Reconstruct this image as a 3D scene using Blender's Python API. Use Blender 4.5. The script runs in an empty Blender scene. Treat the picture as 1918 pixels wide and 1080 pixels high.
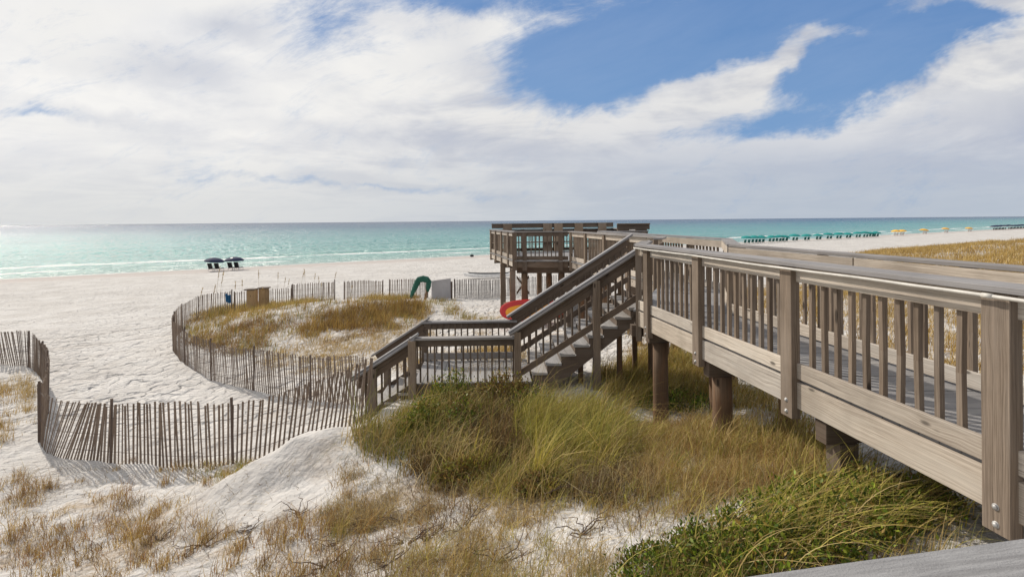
import bpy, bmesh, math, random
import numpy as np
from mathutils import Vector, Matrix
random.seed(7); rng = np.random.default_rng(11)
R = math.radians
scene = bpy.context.scene
COL = scene.collection
# ------------------------------------------------------------------ camera
E = 6.3                      # eye height above the sea
F = 1020.0                   # focal length in photo pixels (1918 wide)
RHO = R(0.498)
CR, SR = math.cos(RHO), math.sin(RHO)
cd = bpy.data.cameras.new('camera'); cam = bpy.data.objects.new('camera', cd); COL.objects.link(cam)
cd.sensor_width = 36; cd.lens = 36*F/1918; cd.shift_y = -126.6/1918
cd.clip_start = 0.05; cd.clip_end = 90000
cam.matrix_world = Matrix(((CR, SR, 0, 0), (0, 0, -1, 0), (-SR, CR, 0, E), (0, 0, 0, 1)))
scene.camera = cam
# ------------------------------------------------------------------ sun and sky
SUN_AZ, SUN_EL = R(-47), R(36)
sd = Vector((math.sin(SUN_AZ)*math.cos(SUN_EL), math.cos(SUN_AZ)*math.cos(SUN_EL), math.sin(SUN_EL)))
sl = bpy.data.lights.new('sun', 'SUN'); sl.energy = 3.7; sl.angle = R(1.2); sl.color = (1, .925, .82)
so = bpy.data.objects.new('sun', sl); COL.objects.link(so); so.location = sd*50
so.rotation_euler = (-sd).to_track_quat('-Z', 'Y').to_euler()
scene.view_settings.view_transform = 'Standard'; scene.view_settings.look = 'None'
scene.view_settings.exposure = 0.0; scene.view_settings.gamma = 1

class NT:
    """small helper to write node graphs"""
    def __init__(s, tree): s.t = tree; s.n = tree.nodes; s.l = tree.links
    def node(s, typ, ins=None, **kw):
        nd = s.n.new(typ)
        for k, v in kw.items(): setattr(nd, k, v)
        for k, v in (ins or {}).items(): s.set(nd, k, v)
        return nd
    def set(s, nd, k, v):
        sock = nd.inputs[k]
        if isinstance(v, bpy.types.NodeSocket): s.l.new(v, sock)
        elif isinstance(v, bpy.types.Node): s.l.new(v.outputs[0], sock)
        else: sock.default_value = v
    def m(s, op, a, b=0.0, c=0.0, clamp=False):
        nd = s.node('ShaderNodeMath', operation=op, use_clamp=clamp)
        for i, v in enumerate((a, b, c)):
            if i < len(nd.inputs): s.set(nd, i, v)
        return nd.outputs[0]
    def mix(s, fac, a, b, mode='MIX'):
        nd = s.node('ShaderNodeMix', data_type='RGBA', blend_type=mode)
        s.set(nd, 0, fac)
        for i, v in ((6, a), (7, b)):
            if isinstance(v, tuple) and len(v) == 3: v = (*v, 1)
            s.set(nd, i, v)
        return nd.outputs[2]
    def ramp(s, fac, stops, interp='LINEAR'):
        nd = s.node('ShaderNodeValToRGB'); cr = nd.color_ramp; cr.interpolation = interp
        while len(cr.elements) < len(stops): cr.elements.new(.5)
        for e, (p, c) in zip(cr.elements, stops):
            e.position = p
            if not isinstance(c, tuple): c = (c, c, c)
            e.color = (*c, 1) if len(c) == 3 else c
        s.set(nd, 0, fac); return nd.outputs[0]
    def noise(s, vec, scale, detail=4, rough=.5, dist=0.0, lac=2.0):
        nd = s.node('ShaderNodeTexNoise'); s.set(nd, 'Vector', vec)
        nd.inputs['Scale'].default_value = scale; nd.inputs['Detail'].default_value = detail
        nd.inputs['Roughness'].default_value = rough; nd.inputs['Distortion'].default_value = dist
        nd.inputs['Lacunarity'].default_value = lac
        return nd.outputs[0]
    def comb(s, x, y, z=0.0):
        nd = s.node('ShaderNodeCombineXYZ'); s.set(nd, 0, x); s.set(nd, 1, y); s.set(nd, 2, z); return nd.outputs[0]
    def sep(s, v):
        nd = s.node('ShaderNodeSeparateXYZ'); s.set(nd, 0, v); return nd.outputs
    def mapr(s, v, a, b, c=0.0, d=1.0, smooth=True):
        nd = s.node('ShaderNodeMapRange', interpolation_type='SMOOTHSTEP' if smooth else 'LINEAR', clamp=True)
        for k, x in zip((0, 1, 2, 3, 4), (v, a, b, c, d)): s.set(nd, k, x)
        return nd.outputs[0]
    def bump(s, h, strength=.3, dist=.01, normal=None):
        nd = s.node('ShaderNodeBump'); nd.inputs['Strength'].default_value = strength
        nd.inputs['Distance'].default_value = dist; s.set(nd, 'Height', h)
        if normal is not None: s.set(nd, 'Normal', normal)
        return nd.outputs[0]

w = bpy.data.worlds.new('World'); scene.world = w; w.use_nodes = True
g = NT(w.node_tree); g.n.clear()
tc = g.node('ShaderNodeTexCoord').outputs['Generated']
dx, dy, dz = g.sep(tc)[0:3]
yy = g.m('MAXIMUM', dy, .12)
U0 = g.m('DIVIDE', dx, yy); V0 = g.m('DIVIDE', g.m('MAXIMUM', dz, 0.0), yy)
# cloud sheets are far flat layers: coordinates on a plane overhead keep them stretched near the horizon
zz = g.m('ADD', g.m('MAXIMUM', dz, 0.0), .10)
pl = g.comb(g.m('DIVIDE', dx, zz), g.m('DIVIDE', dy, zz), 0)
wn = g.node('ShaderNodeTexNoise'); g.set(wn, 'Vector', g.comb(U0, V0, 0)); wn.inputs['Scale'].default_value = 4.2
wn.inputs['Detail'].default_value = 5; wn.inputs['Roughness'].default_value = .62
wr, wg_, wb = g.sep(wn.outputs[1])[0:3]
wamp = .13
U = g.m('ADD', U0, g.m('MULTIPLY', g.m('SUBTRACT', wr, .5), wamp*1.5))
V = g.m('ADD', V0, g.m('MULTIPLY', g.m('SUBTRACT', wg_, .5), wamp))
UVW = g.comb(U, V, 0)
def blob(px, py, rx, ry, ang=0, amp=1.0):
    mp = g.node('ShaderNodeMapping', vector_type='TEXTURE'); g.set(mp, 'Vector', UVW)
    mp.inputs['Location'].default_value = ((px-959)/F, (413-py)/F, 0); mp.inputs['Rotation'].default_value = (0, 0, R(ang))
    mp.inputs['Scale'].default_value = (rx/F*2.0, ry/F*2.0, 1)
    gr = g.node('ShaderNodeTexGradient', gradient_type='SPHERICAL'); g.set(gr, 0, mp.outputs[0])
    return (gr.outputs['Fac'], amp*1.12)
def total(lst):
    t = 0.0
    for x, a_ in lst: t = g.m('MULTIPLY_ADD', x, a_, t)
    return t
holes = total([blob(1220, 125, 180, 85, 0, 1.3), blob(1420, 80, 280, 70, 8, 1.15), blob(1120, 60, 110, 100, 0, .6), blob(1590, 175, 110, 42, 20, 1.15),
               blob(1710, 80, 170, 48, 14, 1.25), blob(1520, 15, 280, 50, 0, .8), blob(620, 40, 60, 50, 35, .7),
               blob(860, -8, 160, 26, 0, .95), blob(1440, 236, 110, 20, 8, .7), blob(1240, 214, 70, 18, 0, .6),
               blob(2350, 60, 200, 60, 0, .5), blob(1180, -260, 500, 150, 0, .5), blob(100, 195, 60, 8, -4, .5), blob(720, 345, 190, 6, -4, .4)])
adds = total([blob(1380, 146, 190, 30, 24, 1.05), blob(1260, 182, 150, 42, 22, .75), blob(1430, 190, 130, 34, 16, .55), blob(1500, 103, 80, 13, 22, .75), blob(1800, 16, 120, 16, 2, .9), blob(1260, 34, 190, 36, -4, .85), blob(1640, 62, 150, 22, 12, .5),
              blob(1940, 110, 120, 70, 20, .7), blob(1680, 125, 110, 8, 16, .3), blob(1560, 245, 120, 24, 18, .5)])
wisp = g.noise(g.comb(g.m('ADD', g.m('MULTIPLY', U0, .9), g.m('MULTIPLY', V0, .5)), g.m('SUBTRACT', g.m('MULTIPLY', V0, 3.2), g.m('MULTIPLY', U0, 1.1)), 0), 3.6, 7, .72, .6)
cv = g.m('SUBTRACT', holes, adds)
cv = g.m('ADD', cv, g.m('MULTIPLY', g.m('SUBTRACT', wisp, .5), 1.7))
fine = g.noise(g.comb(g.m('ADD', U0, g.m('MULTIPLY', V0, .6)), g.m('SUBTRACT', g.m('MULTIPLY', V0, 2.2), g.m('MULTIPLY', U0, .5)), 3.1), 13, 5, .68, .3)
cv = g.m('ADD', cv, g.m('MULTIPLY', g.m('SUBTRACT', fine, .5), .75))
blue_amt = g.mapr(cv, .0, .95)
# cloud brightness: soft sheets, brighter where the sun stands behind them, greyer towards the right horizon
pn = g.noise(pl, .75, 5, .6, .6)
pn2 = g.noise(g.comb(U0, g.m('MULTIPLY', V0, 2.6), 1.7), 2.6, 4, .6, .8)
lum = g.m('ADD', g.m('MULTIPLY', pn, .55), g.m('MULTIPLY', pn2, .45))
lum = g.mapr(g.m('ADD', lum, g.m('MULTIPLY', g.m('SUBTRACT', fine, .5), .12)), .40, .58)
ca = g.mix(lum, (.46, .49, .575), (.80, .79, .775))
sunv = g.node('ShaderNodeVectorMath', operation='DOT_PRODUCT'); g.set(sunv, 0, tc); sunv.inputs[1].default_value = sd
glow = g.mapr(sunv.outputs['Value'], .55, 1.0)
ca = g.mix(g.m('MULTIPLY', glow, .75), ca, (1.0, .985, .96), 'MIX')
greys = total([blob(445, 55, 62, 26, 0, .55), blob(300, 125, 130, 30, -14, .5), blob(980, 110, 160, 22, 5, .35), blob(760, 255, 230, 18, -6, .4), blob(1700, 330, 500, 50, 0, .35), blob(1200, 300, 260, 40, 0, .2), blob(210, 210, 100, 12, -14, .35), blob(700, 345, 250, 5, -4, .3)])
ca = g.mix(g.m('MINIMUM', greys, .8), ca, (.47, .51, .61))
whites = total([blob(120, 40, 120, 60, -20, .9), blob(820, 100, 200, 60, 20, .55), blob(1000, 60, 60, 110, 40, .6), blob(420, 10, 200, 20, 0, .6), blob(1350, 270, 450, 45, 6, .3), blob(1800, 200, 200, 40, 12, .35), blob(1330, 150, 160, 18, 24, .5), blob(160, 235, 200, 22, -10, .5)])
ca = g.mix(g.m('MINIMUM', whites, .85), ca, (.88, .87, .85))
ca = g.mix(g.m('MULTIPLY', g.m('MULTIPLY', g.mapr(U0, -.3, .6), g.mapr(V0, .08, .26, 1, 0)), .6), ca, (.50, .545, .65))
hz = g.mapr(V0, .0, .17, 1, 0)
lr = g.mapr(U0, -.7, .5)
hcol = g.mix(lr, (.70, .71, .71), (.47, .53, .61))
ca = g.mix(g.m('MULTIPLY', hz, .85), ca, hcol)
sky = g.node('ShaderNodeTexSky', sky_type='NISHITA', sun_disc=False, sun_elevation=SUN_EL, sun_rotation=SUN_AZ, air_density=1.0, dust_density=.4, ozone_density=2.0)
nish = g.mix(1.0, sky.outputs[0], (.08, .08, .08), 'MULTIPLY')
blue = g.mix(.12, g.mix(g.mapr(V0, .1, .5), (.15, .32, .60), (.075, .215, .51)), nish)
blue = g.mix(g.m('MULTIPLY', g.noise(g.comb(g.m('MULTIPLY', U0, .6), g.m('SUBTRACT', g.m('MULTIPLY', V0, 3), U0), 8), 4.0, 5, .65, .4), .5), blue, (.36, .47, .68))
skyc = g.mix(blue_amt, ca, blue)
below = g.m('LESS_THAN', dz, 0.0)
skyc = g.mix(below, skyc, (.45, .5, .52))
bg = g.node('ShaderNodeBackground', {'Color': skyc, 'Strength': 1.0})
ow = g.node('ShaderNodeOutputWorld'); g.l.new(bg.outputs[0], ow.inputs[0])
w.cycles.sampling_method = 'MANUAL'; w.cycles.sample_map_resolution = 512

# ------------------------------------------------------------------ projection helpers (photo pixel -> world ground point)
def Wd(px, py, d):
    a = (px-959)/F; b = -(py-413.4)/F
    return Vector(((a*CR+b*SR)*d, d, E+(-a*SR+b*CR)*d))
def W(px, py, h):
    a = (px-959)/F; b = -(py-413.4)/F
    return Wd(px, py, -h/(-a*SR+b*CR))
def proj(x, y, z):
    zr = z-E
    xc = x*CR-zr*SR; zc = x*SR+zr*CR
    return 959+F*xc/y, 413.4-F*zc/y

# ------------------------------------------------------------------ materials
def newmat(name):
    m = bpy.data.materials.new(name); m.use_nodes = True; m.node_tree.nodes.clear(); return m, NT(m.node_tree)
def finish(gm, color, rough=.8, bump=None, spec=.3, **kw):
    b = gm.node('ShaderNodeBsdfPrincipled'); gm.set(b, 'Base Color', color if not (isinstance(color, tuple) and len(color) == 3) else (*color, 1))
    gm.set(b, 'Roughness', rough); gm.set(b, 'Specular IOR Level', spec)
    if bump is not None: gm.set(b, 'Normal', bump)
    for k, v in kw.items(): gm.set(b, k.replace('_', ' '), v)
    o = gm.node('ShaderNodeOutputMaterial'); gm.l.new(b.outputs[0], o.inputs[0]); return b
def wood(name, c_lo, c_hi, c_stain, stain=.5, contrast=1.0, knots=True):
    m, q = newmat(name)
    uv = q.node('ShaderNodeUVMap').outputs[0]
    u, v, _ = q.sep(uv)[0:3]
    wob = q.noise(q.comb(q.m('MULTIPLY', u, 1.1), q.m('MULTIPLY', v, 5.0), 0), 1.0, 3, .5)
    gv = q.m('ADD', q.m('MULTIPLY', v, 1.0), q.m('MULTIPLY', wob, .06))
    kv = q.node('ShaderNodeTexVoronoi', distance='EUCLIDEAN'); q.set(kv, 'Vector', q.comb(q.m('MULTIPLY', u, 1.9), q.m('MULTIPLY', v, 5.2), 0)); kv.inputs['Scale'].default_value = 1.0
    kd = kv.outputs['Distance']
    if knots: gv = q.m('ADD', gv, q.m('MULTIPLY', q.mapr(kd, .0, .35, 1, 0), .02))
    grain = q.noise(q.comb(q.m('MULTIPLY', u, 1.1), q.m('MULTIPLY', gv, 120), 0), 1.0, 5, .62)
    fineg = q.noise(q.comb(q.m('MULTIPLY', u, 7), q.m('MULTIPLY', gv, 330), 2), 1.0, 3, .6)
    big = q.noise(q.comb(q.m('MULTIPLY', u, .7), q.m('MULTIPLY', v, 4), 5), 1.0, 4, .6)
    obj = q.node('ShaderNodeObjectInfo').outputs['Random']
    f = q.m('ADD', q.m('MULTIPLY', grain, .7), q.m('MULTIPLY', fineg, .3))
    c = q.mix(q.mapr(f, .5-.22/contrast, .5+.2/contrast), c_lo, c_hi)
    c = q.mix(q.m('MULTIPLY', q.mapr(big, .45, .7), stain), c, c_stain)
    crk = q.noise(q.comb(q.m('MULTIPLY', u, .9), q.m('MULTIPLY', gv, 75), 9), 1.0, 2, .5)
    crm = q.mapr(q.noise(q.comb(q.m('MULTIPLY', u, 1.3), q.m('MULTIPLY', v, 6), 11), 1.0, 2, .5), .45, .6)
    crk = q.m('MULTIPLY', q.mapr(crk, .62, .68), crm)
    c = q.mix(q.m('MULTIPLY', crk, .6), c, tuple(x*.35 for x in c_lo))
    geo = q.noise(q.node('ShaderNodeNewGeometry').outputs['Position'], 1.3, 4, .6)
    c = q.mix(q.mapr(geo, .42, .72, 0, .35), c, tuple(x*.55 for x in c_lo))
    c = q.mix(1.0, c, q.ramp(obj, [(0, (.74, .72, .70)), (.35, (1.0, .97, .93)), (.7, (.92, .94, .97)), (1, (1.18, 1.15, 1.10))]), 'MULTIPLY')
    if knots: c = q.mix(q.mapr(kd, .06, .12, .85, 0), c, tuple(x*.3 for x in c_lo))
    finish(q, c, .82, q.bump(q.m('ADD', q.m('MULTIPLY', grain, .7), q.m('MULTIPLY', fineg, .4)), .5, .004), .25)
    return m
M = {}
M['board'] = wood('weathered_board', (.30, .25, .205), (.66, .59, .505), (.60, .56, .50), .45, 1.2)
M['post'] = wood('weathered_post', (.12, .09, .066), (.30, .235, .18), (.33, .28, .235), .45, 1.2)
M['dark'] = wood('shade_toned_board', (.085, .062, .046), (.19, .145, .112), (.215, .18, .15), .5)  # dark board tone; shade on the stair timber is put into the colour
M['cap'] = wood('grey_cap', (.19, .18, .18), (.32, .31, .31), (.36, .35, .35), .6, 1.0, False)
M['deck'] = wood('grey_deck', (.20, .20, .21), (.335, .335, .345), (.42, .41, .40), .6)
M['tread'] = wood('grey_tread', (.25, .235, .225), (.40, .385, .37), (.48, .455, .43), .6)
M['pile'] = wood('round_pile', (.115, .075, .05), (.26, .18, .12), (.30, .14, .06), .6)
M['slat'] = wood('fence_slat', (.115, .083, .064), (.29, .225, .175), (.40, .34, .29), .5, 1.0, False)
M['benchwood'] = wood('bench_support', (.20, .15, .11), (.36, .28, .21), (.34, .28, .22), .4)
M['stake'] = wood('fence_stake', (.075, .055, .045), (.16, .12, .10), (.19, .16, .14), .4, 1.0, False)
M['crate'] = wood('tan_ply', (.34, .23, .12), (.48, .34, .19), (.42, .30, .17), .4)
def plain(name, col, rough=.6, spec=.3, var=.15, scale=6, **kw):
    m, q = newmat(name)
    n = q.noise(q.node('ShaderNodeNewGeometry').outputs['Position'], scale, 4, .6)
    c = q.mix(1.0, col, q.ramp(n, [(.3, 1-var), (.7, 1+var)]), 'MULTIPLY')
    finish(q, c, rough, q.bump(n, .15, .01), spec, **kw); return m
M['pipe'] = plain('pale_conduit', (.56, .53, .48), .5, .4, .2)
M['bolt'] = plain('galvanised_bolt', (.48, .47, .46), .55, .5, .25, Metallic=.5)
M['wire'] = plain('rusty_wire', (.10, .07, .06), .7)
M['navy'] = plain('navy_canvas', (.018, .024, .065), .8)
M['teal'] = plain('teal_canvas', (.01, .25, .235), .8)
M['dkteal'] = plain('teal_sling', (.02, .14, .13), .8)
M['gold'] = plain('yellow_canvas', (.80, .45, .07), .8)
M['black'] = plain('dark_fabric', (.02, .022, .026), .8)
M['white'] = plain('white_paint', (.72, .71, .69), .5)
M['greytarp'] = plain('grey_panel', (.42, .41, .42), .7, var=.1, scale=2)
M['green'] = plain('green_canvas', (.02, .10, .07), .7, var=.35, scale=8)
M['red'] = plain('red_plastic', (.52, .02, .018), .35, .5, .12)
M['orange'] = plain('yellow_plastic', (.80, .33, .01), .35, .5, .12)
M['bluebag'] = plain('blue_towel', (.02, .11, .24), .8, var=.3, scale=15)
M['skin'] = plain('skin', (.35, .2, .13), .6)
M['hair'] = plain('hair', (.03, .02, .015), .6)

# ------------------------------------------------------------------ mesh helpers
class MB:
    def __init__(s): s.v = []; s.f = []; s.uv = []
    def quadbox(s, P, lengths_uv=None, uvs=None):
        """P: 8 points, 0-3 start end (ccw), 4-7 far end; grain runs from start to end"""
        b = len(s.v); s.v += [tuple(p) for p in P]
        o = random.uniform(0, 40); oy = random.uniform(0, 40)
        L = (Vector(P[4])-Vector(P[0])).length
        fs = [(0, 1, 5, 4), (1, 2, 6, 5), (2, 3, 7, 6), (3, 0, 4, 7)]
        acc = 0
        for a, b_, c, d in fs:
            wd = (Vector(P[b_])-Vector(P[a])).length
            s.f.append((b+a, b+b_, b+c, b+d)); s.uv.append(((o, oy+acc), (o, oy+acc+wd), (o+L, oy+acc+wd), (o+L, oy+acc))); acc += wd
        w1 = (Vector(P[1])-Vector(P[0])).length; w2 = (Vector(P[2])-Vector(P[1])).length
        s.f.append((b+3, b+2, b+1, b)); s.uv.append(((o, oy+w2), (o+.05, oy+w2), (o+.05, oy), (o, oy)))
        s.f.append((b+4, b+5, b+6, b+7)); s.uv.append(((o, oy), (o+.05, oy), (o+.05, oy+w2), (o, oy+w2)))
    def box(s, c, sx, sy, sz, rz=0, grain=2):
        """axis box centred at c, rotated about z; grain axis index"""
        c = Vector(c); X = Vector((math.cos(rz), math.sin(rz), 0))*sx/2; Y = Vector((-math.sin(rz), math.cos(rz), 0))*sy/2; Z = Vector((0, 0, sz/2))
        A, B, C = [(X, Y, Z), (Y, Z, X), (X, Y, Z)][0] if grain == 2 else ((Y, Z, X) if grain == 0 else (Z, X, Y))
        s.quadbox([c-A-B-C, c+A-B-C, c+A+B-C, c-A+B-C, c-A-B+C, c+A-B+C, c+A+B+C, c-A+B+C])
    def beam(s, p0, p1, lat, wd, ht, upv=(0, 0, 1), cw=0.0):
        """plank from p0 to p1 (centre line), width wd along lat, height ht along upv"""
        p0 = Vector(p0); p1 = Vector(p1); a = Vector(lat).normalized()*wd/2; b = Vector(upv).normalized()*ht/2
        d = p1-p0
        if a.cross(b).dot(d) < 0: a = -a
        s.quadbox([p0-a-b, p0+a-b, p0+a+b, p0-a+b, p1-a-b, p1+a-b, p1+a+b, p1-a+b])
    def tube(s, pts, r, n=8, r1=None, caps=True):
        pts = [Vector(p) for p in pts]; b0 = len(s.v); o = random.uniform(0, 30); L = 0
        for i, p in enumerate(pts):
            t = (pts[min(i+1, len(pts)-1)]-pts[max(i-1, 0)]).normalized()
            a = t.orthogonal().normalized() if abs(t.z) < .9 else Vector((1, 0, 0))
            a = (a-t*a.dot(t)).normalized(); c = t.cross(a)
            rr = r if r1 is None else r+(r1-r)*i/(len(pts)-1)
            for k in range(n):
                th = 2*math.pi*k/n; s.v.append(tuple(p+a*math.cos(th)*rr+c*math.sin(th)*rr))
        for i in range(len(pts)-1):
            l = (pts[i+1]-pts[i]).length
            for k in range(n):
                k2 = (k+1) % n
                s.f.append((b0+i*n+k, b0+i*n+k2, b0+(i+1)*n+k2, b0+(i+1)*n+k))
                c0 = o+2*math.pi*r*k/n; c1 = o+2*math.pi*r*(k+1)/n
                s.uv.append(((L, c0), (L, c1), (L+l, c1), (L+l, c0)))
            L += l
        if caps:
            e = b0+(len(pts)-1)*n
            s.f.append(tuple(b0+k for k in reversed(range(n)))); s.uv.append(tuple((0, .01*k) for k in range(n)))
            s.f.append(tuple(e+k for k in range(n))); s.uv.append(tuple((0, .01*k) for k in range(n)))
    def poly(s, pts, uvs=None):
        b = len(s.v); s.v += [tuple(p) for p in pts]; s.f.append(tuple(range(b, b+len(pts))))
        s.uv.append(tuple((p[0]+p[1], p[2]) for p in pts) if uvs is None else uvs)
    def prism(s, prof, off):
        """closed profile (list of 3D points) extruded by vector off"""
        n = len(prof); b = len(s.v); off = Vector(off)
        s.v += [tuple(p) for p in prof]+[tuple(Vector(p)+off) for p in prof]
        s.f.append(tuple(b+i for i in range(n))); s.uv.append(tuple((p[0]+p[1], p[2]) for p in prof))
        s.f.append(tuple(b+n+i for i in reversed(range(n)))); s.uv.append(tuple((prof[i][0]+prof[i][1], prof[i][2]) for i in reversed(range(n))))
        for i in range(n):
            j = (i+1) % n; L = (Vector(prof[j])-Vector(prof[i])).length
            s.f.append((b+i, b+n+i, b+n+j, b+j)); s.uv.append(((0, 0), (0, off.length), (L, off.length), (L, 0)))
    def build(s, name, mat, parent=None, bevel=0, smooth=False):
        me = bpy.data.meshes.new(name)
        org = Vector(parent['_org']) if parent is not None and '_org' in parent else Vector((0, 0, 0))
        me.from_pydata([(a-org.x, b-org.y, c-org.z) for a, b, c in s.v], [], s.f)
        uvl = me.uv_layers.new(name='UVMap'); flat = [x for f in s.uv for p in f for x in p]
        uvl.data.foreach_set('uv', flat)
        me.materials.append(mat)
        bm = bmesh.new(); bm.from_mesh(me); bmesh.ops.recalc_face_normals(bm, faces=bm.faces); bm.to_mesh(me); bm.free()
        if smooth: me.polygons.foreach_set('use_smooth', [True]*len(me.polygons))
        o = bpy.data.objects.new(name, me); COL.objects.link(o)
        if parent is not None: o.parent = parent
        if bevel:
            md = o.modifiers.new('bevel', 'BEVEL'); md.width = bevel; md.segments = 1; md.limit_method = 'ANGLE'
        o['_org'] = tuple(org) if parent is not None else (0, 0, 0)
        return o
def thing(name, loc, label, cat, group=None):
    o = bpy.data.objects.new(name, None); COL.objects.link(o); o.location = loc; o.empty_display_size = .3
    o['label'] = label; o['category'] = cat; o['_org'] = tuple(loc)
    if group: o['group'] = group
    return o
def tag(o, label=None, cat=None, group=None, kind=None):
    if label: o['label'] = label
    if cat: o['category'] = cat
    if group: o['group'] = group
    if kind: o['kind'] = kind
    return o
def copy_tree(o, parent=None):
    c = o.copy(); COL.objects.link(c)
    if parent is not None: c.parent = parent
    for ch in [x for x in bpy.data.objects if x.parent == o]: copy_tree(ch, c)
    return c
def array_mesh(name, V, loops, totals, mat, colors=None, uvs=None, smooth=False):
    me = bpy.data.meshes.new(name); n = len(V)
    me.vertices.add(n); me.vertices.foreach_set('co', np.asarray(V, np.float32).ravel())
    loops = np.asarray(loops, np.int32).ravel(); totals = np.asarray(totals, np.int32)
    me.loops.add(len(loops)); me.loops.foreach_set('vertex_index', loops)
    me.polygons.add(len(totals)); st = np.zeros(len(totals), np.int32); st[1:] = np.cumsum(totals)[:-1]
    me.polygons.foreach_set('loop_start', st); me.polygons.foreach_set('loop_total', totals)
    if smooth: me.polygons.foreach_set('use_smooth', np.ones(len(totals), bool))
    if uvs is not None:
        uvl = me.uv_layers.new(name='UVMap'); uvl.data.foreach_set('uv', np.asarray(uvs, np.float32)[loops].ravel())
    if colors is not None:
        ca_ = me.color_attributes.new('tint', 'FLOAT_COLOR', 'POINT')
        ca_.data.foreach_set('color', np.asarray(colors, np.float32).ravel())
    me.update(calc_edges=True); me.validate(); me.materials.append(mat)
    o = bpy.data.objects.new(name, me); COL.objects.link(o); return o

# ------------------------------------------------------------------ terrain
def _hash(ix, iy, s):
    v = np.sin(ix*127.1+iy*311.7+s*74.7)*43758.5453; return v-np.floor(v)
def vnoise(x, y, s=0):
    ix = np.floor(x); iy = np.floor(y); fx = x-ix; fy = y-iy
    fx = fx*fx*(3-2*fx); fy = fy*fy*(3-2*fy)
    a = _hash(ix, iy, s); b = _hash(ix+1, iy, s); c = _hash(ix, iy+1, s); d = _hash(ix+1, iy+1, s)
    return (a+(b-a)*fx)*(1-fy)+(c+(d-c)*fx)*fy
def fbm(x, y, o=4, s=0):
    t = 0; a = .5
    for i in range(o): t = t+a*(vnoise(x*2**i, y*2**i, s+i)-.5); a *= .5
    return t
NX, NY, S0 = -.564, .826, 86.0
def sdist(x, y): return NX*x+NY*y-S0
ctrl = [  # px, py, drop below the eye
 (0,1080,3.9),(0,900,4.1),(66,822,4.25),(110,852,4.28),(260,868,4.27),(430,873,4.22),(0,683,4.5),(52,685,4.5),(90,752,4.38),
 (250,700,4.5),(450,735,4.42),(150,640,4.65),(330,680,4.38),(561,750,4.35),(375,702,4.4),(325,642,4.42),(20,760,4.45),(180,780,4.4),(330,800,4.38),(500,790,4.33),(620,785,4.2),
 (500,572,3.55),(740,560,3.5),(450,632,4.15),(600,612,4.05),(700,655,4.05),(560,668,4.3),(660,572,3.5),(400,600,4.15),(790,590,4.0),(850,585,4.05),(900,562,4.25),
 (860,670,3.6),(900,640,3.8),(850,737,3.12),(745,742,3.22),(675,778,3.75),(1030,722,3.1),(1110,742,3.15),(1150,695,3.2),(1100,640,3.45),(1000,572,3.8),(1050,540,4.0),(960,590,3.8),
 (585,850,3.70),(450,872,4.02),(400,930,3.95),(330,985,3.98),(690,858,3.33),(655,842,3.50),(580,800,4.1),(520,818,4.15),(640,800,3.95),(500,960,3.55),
 (900,850,3.2),(800,765,3.22),(700,850,3.34),(700,950,3.42),(900,1000,3.0),(900,1080,2.9),(600,1080,3.3),(300,1080,3.7),(1200,1000,2.72),(1200,1080,2.62),(1500,1000,2.35),(1100,850,3.08),
 (1230,800,3.22),(1347,828,2.74),(1577,905,2.3),(1870,1030,2.1),(1800,900,2.25),(1700,760,2.6),(1800,600,2.95),(1600,570,3.1),(1400,640,3.1),(1900,485,3.0),(1250,560,3.6),(1300,500,4.2),
 (1918,451,3.15),(1820,457,3.4),(1740,464,3.8),(1500,470,4.3),(1918,470,3.05),
]
cp = [(W(a, b, h).x, W(a, b, h).y, E-h) for a, b, h in ctrl]
cp += [(-12, 2, 2.3), (-5, 0, 2.9), (0, 0, 3.5), (4, 0, 4.1), (10, 2, 3.9), (-14, 8, 2.1), (-30, 14, 2.0), (-40, 25, 1.9), (-25, 25, 1.75), (20, 8, 3.6), (30, 20, 3.2), (60, 30, 3.2),
       (90, 70, 3.2), (60, 60, 3.2), (45, 50, 2.6), (120, 90, 3.2), (200, 150, 3.2), (150, 110, 3.4), (10, 32, 1.9), (20, 38, 2.0), (30, 40, 2.2)]
cp = np.array(cp)
def q_(x, y): return np.stack([x/(y+4.0), np.log(y+4.0)*1.1], -1)
def tps(r2): return r2*np.log(r2+1e-9)
QC = q_(cp[:, 0], cp[:, 1]); n_ = len(cp)
K = tps(((QC[:, None]-QC[None])**2).sum(-1))+np.eye(n_)*2e-3
Pm = np.c_[np.ones(n_), QC]; A_ = np.block([[K, Pm], [Pm.T, np.zeros((3, 3))]])
wts = np.linalg.solve(A_, np.r_[cp[:, 2], 0, 0, 0])
def ss(a, b, x): t = np.clip((x-a)/(b-a), 0, 1); return t*t*(3-2*t)
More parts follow.
